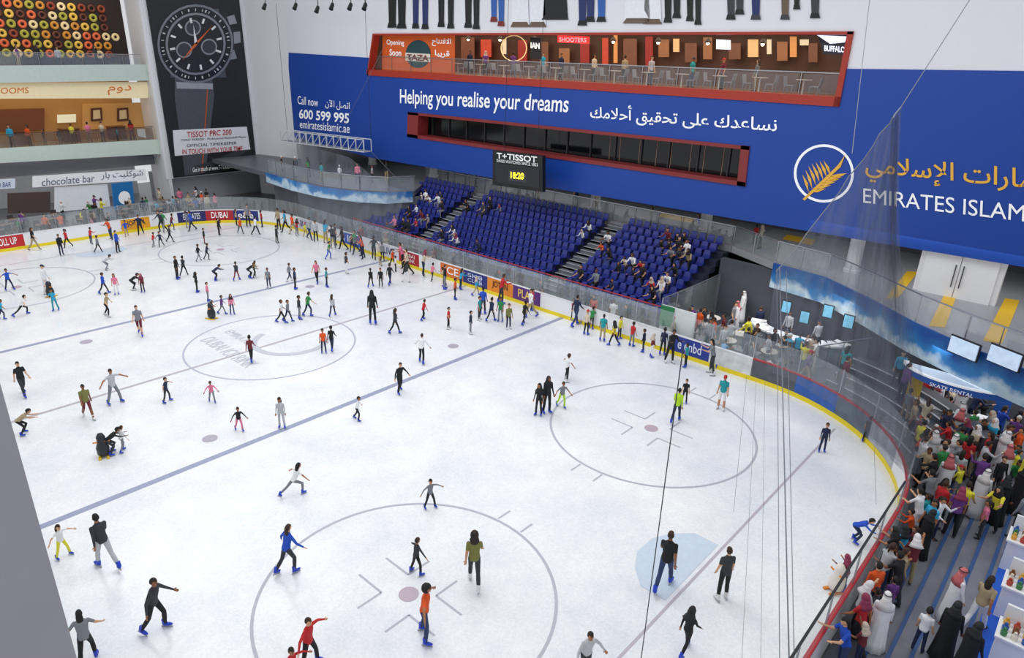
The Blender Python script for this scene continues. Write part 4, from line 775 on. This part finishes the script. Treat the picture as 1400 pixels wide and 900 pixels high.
PL="""149 778 705 walk -20 dark_grey light_grey short l
88 762 717 spread 150 white yellow long s
214 862 790 glide 130 dark_grey black short l
124 908 842 glide 10 grey black long s
393 785 722 glide 60 blue dark_grey long l
569 785 737 spread 60 dark_grey black short l
648 802 730 walk 0 olive dark_grey curly s
588 695 654 spread 150 grey black short l
580 873 800 spread 100 orange denim afro s
424 912 844 spread 130 red black short l
402 940 884 spread 150 red black short l
797 925 857 glide 150 light_grey dark_grey short l
935 893 832 walk 30 black black hijab l
906 806 728 walk 10 black denim short s
986 820 750 stand -30 dark_grey black short s
1166 741 700 bent 90 blue navy short l
1152 808 762 rail -60 maroon dark_grey hijab l
1123 618 578 stand 170 navy navy short l
985 560 513 stand 190 teal white cap s S
923 578 532 walk 10 lime navy short l
935 552 518 stand 180 black black short s
747 565 514 stand 150 black black hijab l
736 568 524 stand 200 black black hijab l
767 557 520 glide 160 grey lime short s
774 521 484 spread 60 white black short s
546 537 494 glide 150 black black short l
576 497 458 glide 20 white black short l
488 575 542 glide 110 white black short l
401 678 640 lunge 60 white grey long s
158 552 504 spread 150 light_grey grey short s
122 572 525 walk 170 olive maroon short s S
229 550 516 spread 120 navy dark_grey short s
291 550 521 glide 180 pink grey short l
328 589 555 glide 170 black pink short l
386 585 543 stand 190 light_grey light_grey long l
152 622 578 bent 90 black dark_grey short l
168 618 585 glide 60 white grey short l
31 595 562 bent 100 tan black short s
34 541 494 walk 160 black dark_grey short s
344 495 459 walk 20 maroon black short l
443 483 449 stand 180 orange navy short s
454 480 446 walk 20 black navy short l
193 458 417 walk 190 grey maroon short s S
540 457 422 walk 60 dark_grey black long l
578 438 410 glide 60 red black short l
613 450 420 stand 100 red black short s
643 457 425 stand 90 navy grey short l
510 444 397 stand 10 black black hijab l
385 442 410 walk 90 white black short s
394 440 410 walk 120 grey navy short l
410 437 404 stand 90 dark_grey grey short l
421 433 400 glide 60 green navy short s
455 433 403 walk 20 light_grey navy long l
655 438 405 stand 120 teal dark_grey short s
671 440 407 walk 40 navy black short l
684 440 406 stand 200 green grey short s
695 450 415 stand 160 olive navy short l
715 444 412 glide 50 black black short l
660 430 393 stand 20 blue black short l
727 425 395 stand 100 red navy short l
77 425 394 rail 200 cyan teal short s
65 402 362 stand 120 white white cap l
30 432 404 lunge 90 white black short s
14 397 367 spread 160 blue navy short s
3 437 410 glide 90 cyan navy short s
143 402 373 walk 60 blue black short l
147 433 400 glide 120 tan black short s
160 403 374 stand 180 pink white long s
182 397 370 bent 90 black black short l
196 400 374 stand 200 maroon black hijab l
210 338 318 glide 60 red grey short l
221 338 316 glide 200 navy black short l
233 332 308 walk 90 dark_grey black short l
243 382 350 stand 120 black black short l
252 378 350 walk 40 dark_grey black short l
272 358 334 walk 60 black grey short l
270 400 372 stand 90 black black hijab l
283 356 333 glide 80 navy black short l
285 412 386 stand 90 pink grey short l
294 384 366 bent 80 navy black short l
304 430 404 walk 90 purple grey short l
318 430 402 stand 170 pink denim hijab l
290 436 412 rail 90 grey grey short s
324 384 358 walk 30 dark_grey maroon short l
341 381 358 bent 90 black black short l
348 380 357 glide 60 tan black short l
368 394 366 stand 200 grey navy short s
379 333 308 stand 60 dark_grey black short l
396 385 360 walk 60 grey navy short l
404 396 366 stand 90 navy black short l
434 387 356 walk 200 pink black long s
447 393 366 stand 90 teal navy short s
449 355 330 glide 100 green blue short s
474 375 345 stand 60 dark_grey white short s
507 393 367 walk 20 black black short l
521 394 366 stand 190 black dark_grey short l
533 390 360 walk 30 black navy short l
555 387 358 glide 60 dark_grey white short l
541 372 350 stand 90 white black short l
622 410 380 stand 100 orange black short s
608 396 362 stand 90 black grey short l
85 350 320 stand 150 black navy short l
162 346 315 stand 120 blue black short l
135 346 322 walk 60 grey black short l
145 370 356 bent 90 light_grey grey short l
280 334 312 stand 100 black maroon short l
350 322 296 walk 60 white black short l
300 322 298 stand 120 black black short l
823 467 430 stand 10 teal tan short s
863 474 440 stand 40 red grey short s
846 464 432 stand 120 yellow navy short l
890 489 456 stand 60 maroon white hijab l
905 486 448 stand 20 navy black short l
918 470 440 stand 80 green black short s
984 505 465 rail 30 skyblue navy short s
1046 524 488 rail 30 white black short s
808 450 420 rail 20 green black short s
797 443 415 rail 10 white navy short l
782 438 408 stand 120 red black short l
1182 605 570 stand 20 dark_grey black short s
1196 596 566 rail 60 maroon navy hijab l"""
taken=[]
def free(x,y,d=.5):
    if any(math.hypot(x-a,y-b_)<d for a,b_ in taken): return False
    taken.append((x,y)); return True
for ln in PL.split('\n'):
    a=ln.split(); u,vf,vh=float(a[0]),float(a[1]),float(a[2]); P=onz(u,vf); pose=a[3]; free(P.x,P.y)
    if pose in('bent','lunge'): h=1.25
    else: 
        h=hgt(P,vh)*1.0; f=BD[('stand',False)]['top']/BD[(pose,False)]['top']; h=min(1.86,max(1.0,h*f))
    person(P,pose,float(a[4]),a[5].replace('_',' '),a[6].replace('_',' '),a[7],h,'l' if a[8]=='l' else 's',len(a)>9)
tops=['black','black','white','white','dark grey','grey','navy','red','maroon','orange','yellow','green','teal','cyan','blue','pink','purple','tan','light grey','beige','black','navy']; pt=['black','navy','dark grey','denim','grey','black','black','tan']
def rnd(P,pose=None,**k):
    hk=random.choice(['short','short','short','long','tail','hijab','cap']); h=random.choice([1.72,1.66,1.75,1.2,1.3,1.35,1.6])
    k.setdefault('h',h)
    return person(P,pose or random.choice(['stand','walk','rail','glide']),random.uniform(0,360),random.choice(tops),random.choice(pt),hk,sleeve=random.choice('ls'),face_on=False,**k)
xs=[-18.2,-17.4,-16.8,-15.9,-15.2,-14.4,-13.5,-12.7,-12,-11.3,-10.6,-9.9,-9.3,-8.6,-8,-7.3,-6.6,-5.8,-5.2,-4.6,-3.9,-3.1,-2,-.8,.3,1.7,3.6,6.2,8.6,9.7,10.8,11.5,12.2,12.9,13.6,14.4,15.2,16.4]
for x in xs:
    y=random.uniform(11.5,12.3)
    if free(x,y,.45): rnd((x,y,0))
for y in (-3,-1.2,.2,1.6,2.7,3.6,5.1,6.3,7,8.2): rnd((-24.6+random.uniform(0,.8),y if y<6 else y-1.2,0))
for x,y in ((-22.5,10),(-21.6,10.5),(-20.8,11.2),(-22,8.4),(-20,9),(-23,6.8),(-19.2,11.7)): rnd((x,y,0))
for x in [-11,-9.8,-8.2,-6.4,-3.3,-1.5,2.2,5.4,9,10.2,11,13.6]: rnd((x,13.25,0),'stand',skate=False,where='behind boards below seats',group='people around the rink')
used=set()
def sit(u,v,top,robe=None,hk=None):
    best=min((i for i in range(len(seats)) if i not in used),key=lambda i:(proj(seats[i]+Vector((0,0,.8)))[0]-u)**2+(proj(seats[i]+Vector((0,0,.8)))[1]-v)**2); used.add(best); P=seats[best]
    person((P.x,P.y-.02,P.z),random.choice(['sit','sitlean']),0,top,random.choice(pt),hk or random.choice(['short','short','long','hijab']),random.choice([1.6,1.7,1.3]),random.choice('ls'),0,False,None,'on a blue seat',PI,False,'spectators in the seats')
for u,v,t_ in [(575,262,'white'),(583,266,'white'),(590,271,'white'),(600,268,'white'),(606,264,'dark grey'),(569,283,'white'),(561,290,'black'),(578,292,'maroon'),(590,296,'grey'),(551,303,'black'),(540,308,'pink'),(532,312,'navy'),(556,310,'black'),(572,305,'red'),(612,283,'black'),(622,320,'white'),(628,326,'white'),(605,318,'black'),(640,277,'black'),(660,283,'dark grey'),(672,278,'black'),(684,281,'grey'),(655,333,'navy'),(796,316,'white'),(802,321,'white'),(833,330,'white'),(826,338,'orange'),(835,345,'black'),(852,362,'black'),(859,358,'beige'),(867,354,'white'),(876,356,'red'),(882,366,'black'),(871,372,'navy'),(905,330,'black'),(912,327,'maroon'),(921,336,'black'),(933,345,'dark grey'),(941,351,'tan'),(928,330,'black'),(917,350,'grey'),(930,366,'black'),(912,380,'white'),(908,392,'white'),(895,400,'black'),(888,385,'red'),(790,375,'black'),(812,384,'grey'),(842,390,'navy'),(926,322,'black'),(938,329,'black'),(946,340,'white')]: sit(u,v,t_)
for x,y in ((-11,21.6),(-9,21.5),(-8.6,22.2),(-5,21.7),(-2,21.6),(1,22),(3,21.5),(7,21.6),(10,21.8),(14,21.3),(13.4,22)): rnd((x,y,ZD),'stand',skate=False,where='on the walkway behind seats',group='people on the upper walkway')
for u,v in ((375,246),(395,255),(412,256),(430,258),(455,260),(480,265),(500,263),(520,262)): P=onz(u,v-10,ZD); rnd((P.x-.5,P.y+1.,ZD),'stand',skate=False,where='on left curved walkway',group='people on the upper walkway')
n=0; m_=0
while n<26 and m_<400:
    m_+=1; x=random.uniform(13.7,20.2); y=random.uniform(13.6,15.4)
    if not free(x,y,.5): continue
    n+=1; rnd((x,y,.25),random.choice(['stand','phone','walk']),skate=False,h=random.choice([1.6,1.7,1.75]),where='in the rinkside lounge',group='people in the lounge')
for x,y in ((16.2,17.2),(17.5,17.6),(19,17.3),(15,16.8)): rnd((x,y,.25),'stand',skate=False,h=1.7,where='behind the lounge bar',group='people in the lounge')
for u,v in ((1012,440),(1003,455),(1020,432),(996,480),(1052,420)):
    P=onz(u,v,.25)
    if free(P.x,P.y,.3): person((P.x,P.y,.25),'stand',random.uniform(90,270),'white','white','ghutra',1.75,'l',0,False,'white','in the rinkside lounge',None,False,'people in the lounge')
for i,a in enumerate((42,50,56,61,68,71)):
    r=8.35+.55*(i%4); z=CS*(int((r-7.5)/.55)+1); a=math.radians(a); rnd((LCX+r*math.cos(a),LCY+r*math.sin(a),z),'stand',skate=False,where='on the dark curved steps',group='people around the rink')
def stepz(x,y): return .02+(SR*max(0,min(SN-1,int((x-26.3)/SW))) if (x>26.3 and y<10.4) else 0)
for u,v,top_,pa,hk,rb,hd in [(1330,705,'white','white','ghutra','white',20),(1357,715,'black','black','hijab','black',10),(1383,700,'black','black','hijab','black',30),(1305,722,'yellow','dark grey','short',None,10),(1292,850,'white','white','ghutra','white',60),(1328,862,'tan','white','long',None,20),(1284,900,'black','black','hijab','black',10),(1310,930,'black','black','hijab','black',30),(1253,890,'white','navy','short',None,10),(1218,830,'black','dark grey','short',None,-60),(1228,775,'cyan','navy','hijab',None,-40),(1186,862,'dark grey','black','short',None,-70),(1168,888,'red','black','hijab',None,-60),(1247,735,'white','white','short',None,-60),(1262,708,'grey','black','short',None,-50),(1276,668,'green','navy','short',None,-40),(1300,640,'green','brown','short',None,0),(1310,655,'red','black','long',None,10)]:
    P=onz(u,v,.3); z=stepz(P.x,P.y); P=onz(u,v,z); free(P.x,P.y); ch=top_ in('cyan',) or (u,v) in((1253,890),(1186,862))
    person((P.x,P.y,z),'stand' if rb else random.choice(['stand','rail','walk']),hd,top_,pa,hk,1.35 if ch else 1.72,'l' if rb else 's',0,False,rb,'on the steps at right',None,True,'crowd on the right side steps')
n=0; m_=0
while n<96 and m_<5000:
    m_+=1
    if n<20:
        x=random.uniform(25.9,26.4); y=random.uniform(-1.0,8); wh='leaning at the end boards'
    elif n<28:
        u=random.uniform(1255,1400); v=random.uniform(640,735); P=onz(u,v,.9); x,y=P.x,P.y; wh='on the steps at right'
    else:
        u=random.uniform(1248,1398); v=random.uniform(535,650); P=onz(u,v,1.0); x,y=P.x,P.y; wh='in crowd by service desk'
    if y>ydeck(x)+1.6 or (x-LCX)**2+(y-LCY)**2<7.7**2 or (x<24.6 and (x-LCX)**2+(y-LCY)**2<11**2): continue
    if abs(x-cc.x)<1.3 and -.9<y-cc.y<.5: continue
    if not free(x,y,.42): continue
    n+=1; rb=random.random(); z=stepz(x,y)
    if rb<.08: person((x,y,z),'stand',random.uniform(-60,60),'white','white','ghutra',1.75,'l',0,False,'white',wh,None,False,'crowd on the right side steps')
    elif rb<.16: person((x,y,z),'stand',random.uniform(-60,60),'black','black','hijab',1.65,'l',0,False,'black',wh,None,False,'crowd on the right side steps')
    else: rnd((x,y,z),random.choice(['stand','stand','rail','phone']),skate=False,where=wh,group='crowd on the right side steps')
n=0
while n<34:
    x,y=random.uniform(-32.5,-27),random.uniform(-3,11.5)
    if not free(x,y,.5): continue
    n+=1; rnd((x,y,0),random.choice(['stand','walk','phone']),skate=False,where='outside ground floor cafe',group='people by the far left cafe')
for i in range(10): rnd((XF-.7-random.random(),-1.5+i*1.05,z2),'stand',skate=False,where='on the middle gallery',group='people on the galleries')
for i in range(8): rnd((XF-.7-random.random(),-1.5+i*1.3,z1),'stand',skate=False,where='on the top gallery',group='people on the galleries')
for i in range(12): rnd((-12+i*2.2+random.uniform(-.3,.3),22+random.random(),ZR),'stand',skate=False,h=1.65,where='inside upper restaurant terrace',group='people in the restaurant')
# the 290 that show largest stay individuals; the rest become one crowd
bpy.context.view_layer.update()
def vis(o):
    p=wloc(o); u,v=proj(p+Vector((0,0,.8))); z=(p-CP).dot(F)
    return z if (-30<u<1430 and -30<v<940 and z>0) else 1e9
PEO.sort(key=vis)
rest=PEO[295:]; V=[];FL=[];FM=[];mats_=[];mi_={}; off=0
for o in rest:
    keep=vis(o)<1e8
    for ch in list(o.children_recursive):
        if keep and ch.name.split('.')[0] not in('face','ice_skate','head_cord'):
            me=LOWOF.get(ch.data.name,ch.data); nv=len(me.vertices); co=np.zeros(nv*3); me.vertices.foreach_get('co',co); co=co.reshape(-1,3); M4=np.array(ch.matrix_world); V.append(co@M4[:3,:3].T+M4[:3,3])
            sl=[s.material for s in ch.material_slots]
            for m in sl:
                if m.name not in mi_: mi_[m.name]=len(mats_); mats_.append(m)
            for p in me.polygons: FL.append([i+off for i in p.vertices]); FM.append(mi_[sl[p.material_index].name])
            off+=nv
        bpy.data.objects.remove(ch)
    TOP.remove(o); bpy.data.objects.remove(o)
V=np.concatenate(V); me=bpy.data.meshes.new('distant_crowd'); me.from_pydata(V.tolist(),[],FL)
for m in mats_: me.materials.append(m)
me.polygons.foreach_set('material_index',FM); me.polygons.foreach_set('use_smooth',[True]*len(FL)); me.update()
o=bpy.data.objects.new('distant_crowd',me); C.objects.link(o); o['kind']='stuff'; tag(o,'smallest distant people at the far cafe, galleries, far ice and terrace','crowd')
def aid(u,v,hd,c1,c2,lab):
    P=onz(u,v); t=thing('skating_aid',lab,'skating aid',P); t.rotation_euler=(0,0,hd)
    def mk(mb,nm,m): o=bpy.data.objects.new(nm,mesh_of(mb,[m],nm)); C.objects.link(o); o.parent=t
    mk(MB().lathe((0,0,.05),[(.1,0),(.19,.08),(.2,.3),(.14,.5),(.13,.6),(.14,.7),(.08,.82),(.01,.85)],16),'body',mat(c1,.4)); mk(MB().ell((0,.1,.35),(.14,.12,.24)),'belly',mat('#f0f0f0',.4)); mk(MB().tube((0,.12,.72),(0,.24,.7),.04,.005),'beak',mat('#e88a1c',.4))
    for s in (-1,1): mk(MB().box((s*.12-.04,-.25,0),(s*.12+.04,.3,.05)),'runner',mat(c2,.4))
    mk(MB().tube((-.25,-.06,.6),(.25,-.06,.6),.025),'handle',mat('#e88a1c',.4))
aid(143,624,1.2,'#20242c','#e8c21c','black and white bird shaped skating aid held by bending child'); aid(1141,808,-.6,'#e8e0d8','#e8891c','white bird shaped skating aid with orange handle near right boards'); aid(70,406,.5,'#20242c','#e8c21c','bird shaped skating aid beside child in cyan'); aid(290,436,2,'#20242c','#e8c21c','bird shaped skating aid in the far end zone')
flush_text()
# ---------------------------------------------------------------- unique labels
bpy.context.view_layer.update()
D=defaultdict(list)
for o in TOP: D[o['label']].append(o)
def ordw(n): return ORD[n] if n<12 else '%d%s'%(n+1,{1:'st',2:'nd',3:'rd'}.get((n+1)%10 if (n+1)%100 not in (11,12,13) else 0,'th'))
for l,os in D.items():
    if len(os)>1:
        os.sort(key=lambda o:proj(wloc(o))[0])
        w=l.split()[:12]
        for i,o in enumerate(os): o['label']=' '.join(w)+', %s from left'%ordw(i)
    elif len(l.split())>16: os[0]['label']=' '.join(l.split()[:16])
# ================================================================ LIGHT
w=bpy.data.worlds.new('world'); bpy.context.scene.world=w; w.use_nodes=True; w.node_tree.nodes['Background'].inputs[0].default_value=(.96,.975,1,1); w.node_tree.nodes['Background'].inputs[1].default_value=.7
def area(loc,sx,sy,p,col=(1,1,1),rot=(0,0,0)):
    l=bpy.data.lights.new('area','AREA'); l.shape='RECTANGLE'; l.size=sx; l.size_y=sy; l.energy=p; l.color=col; o=bpy.data.objects.new('added_light',l); C.objects.link(o); o.location=loc; o.rotation_euler=rot  # rectangular lamp added for lighting, with no fixture modelled
area((-12,0,21),16,14,2300,(.98,.99,1)); area((10,0,21),16,14,2100,(.98,.99,1)); area((27,8,20),8,8,420,(1,.98,.95))
area((0,23,14.8),34,4,1100,(1,.78,.58)); area((-36,2,10.2),3,12,160,(1,.85,.6)); area((-36,2,4.6),3,12,160,(1,.95,.9)); area((-35,2,17),3,12,120,(1,.9,.75)); area((0,23.5,6),40,4,160); area((24,21,6),14,4,160); area((17,16.5,3.1),7,3,110,(1,.95,.9)); area((27,14.9,3.1),6,2,130,(1,.98,.95))  # unseen lamps added to brighten the rooms, walkways and desk recess
sc=bpy.context.scene; sc.view_settings.view_transform='Standard'; sc.view_settings.look='None'; sc.view_settings.exposure=0
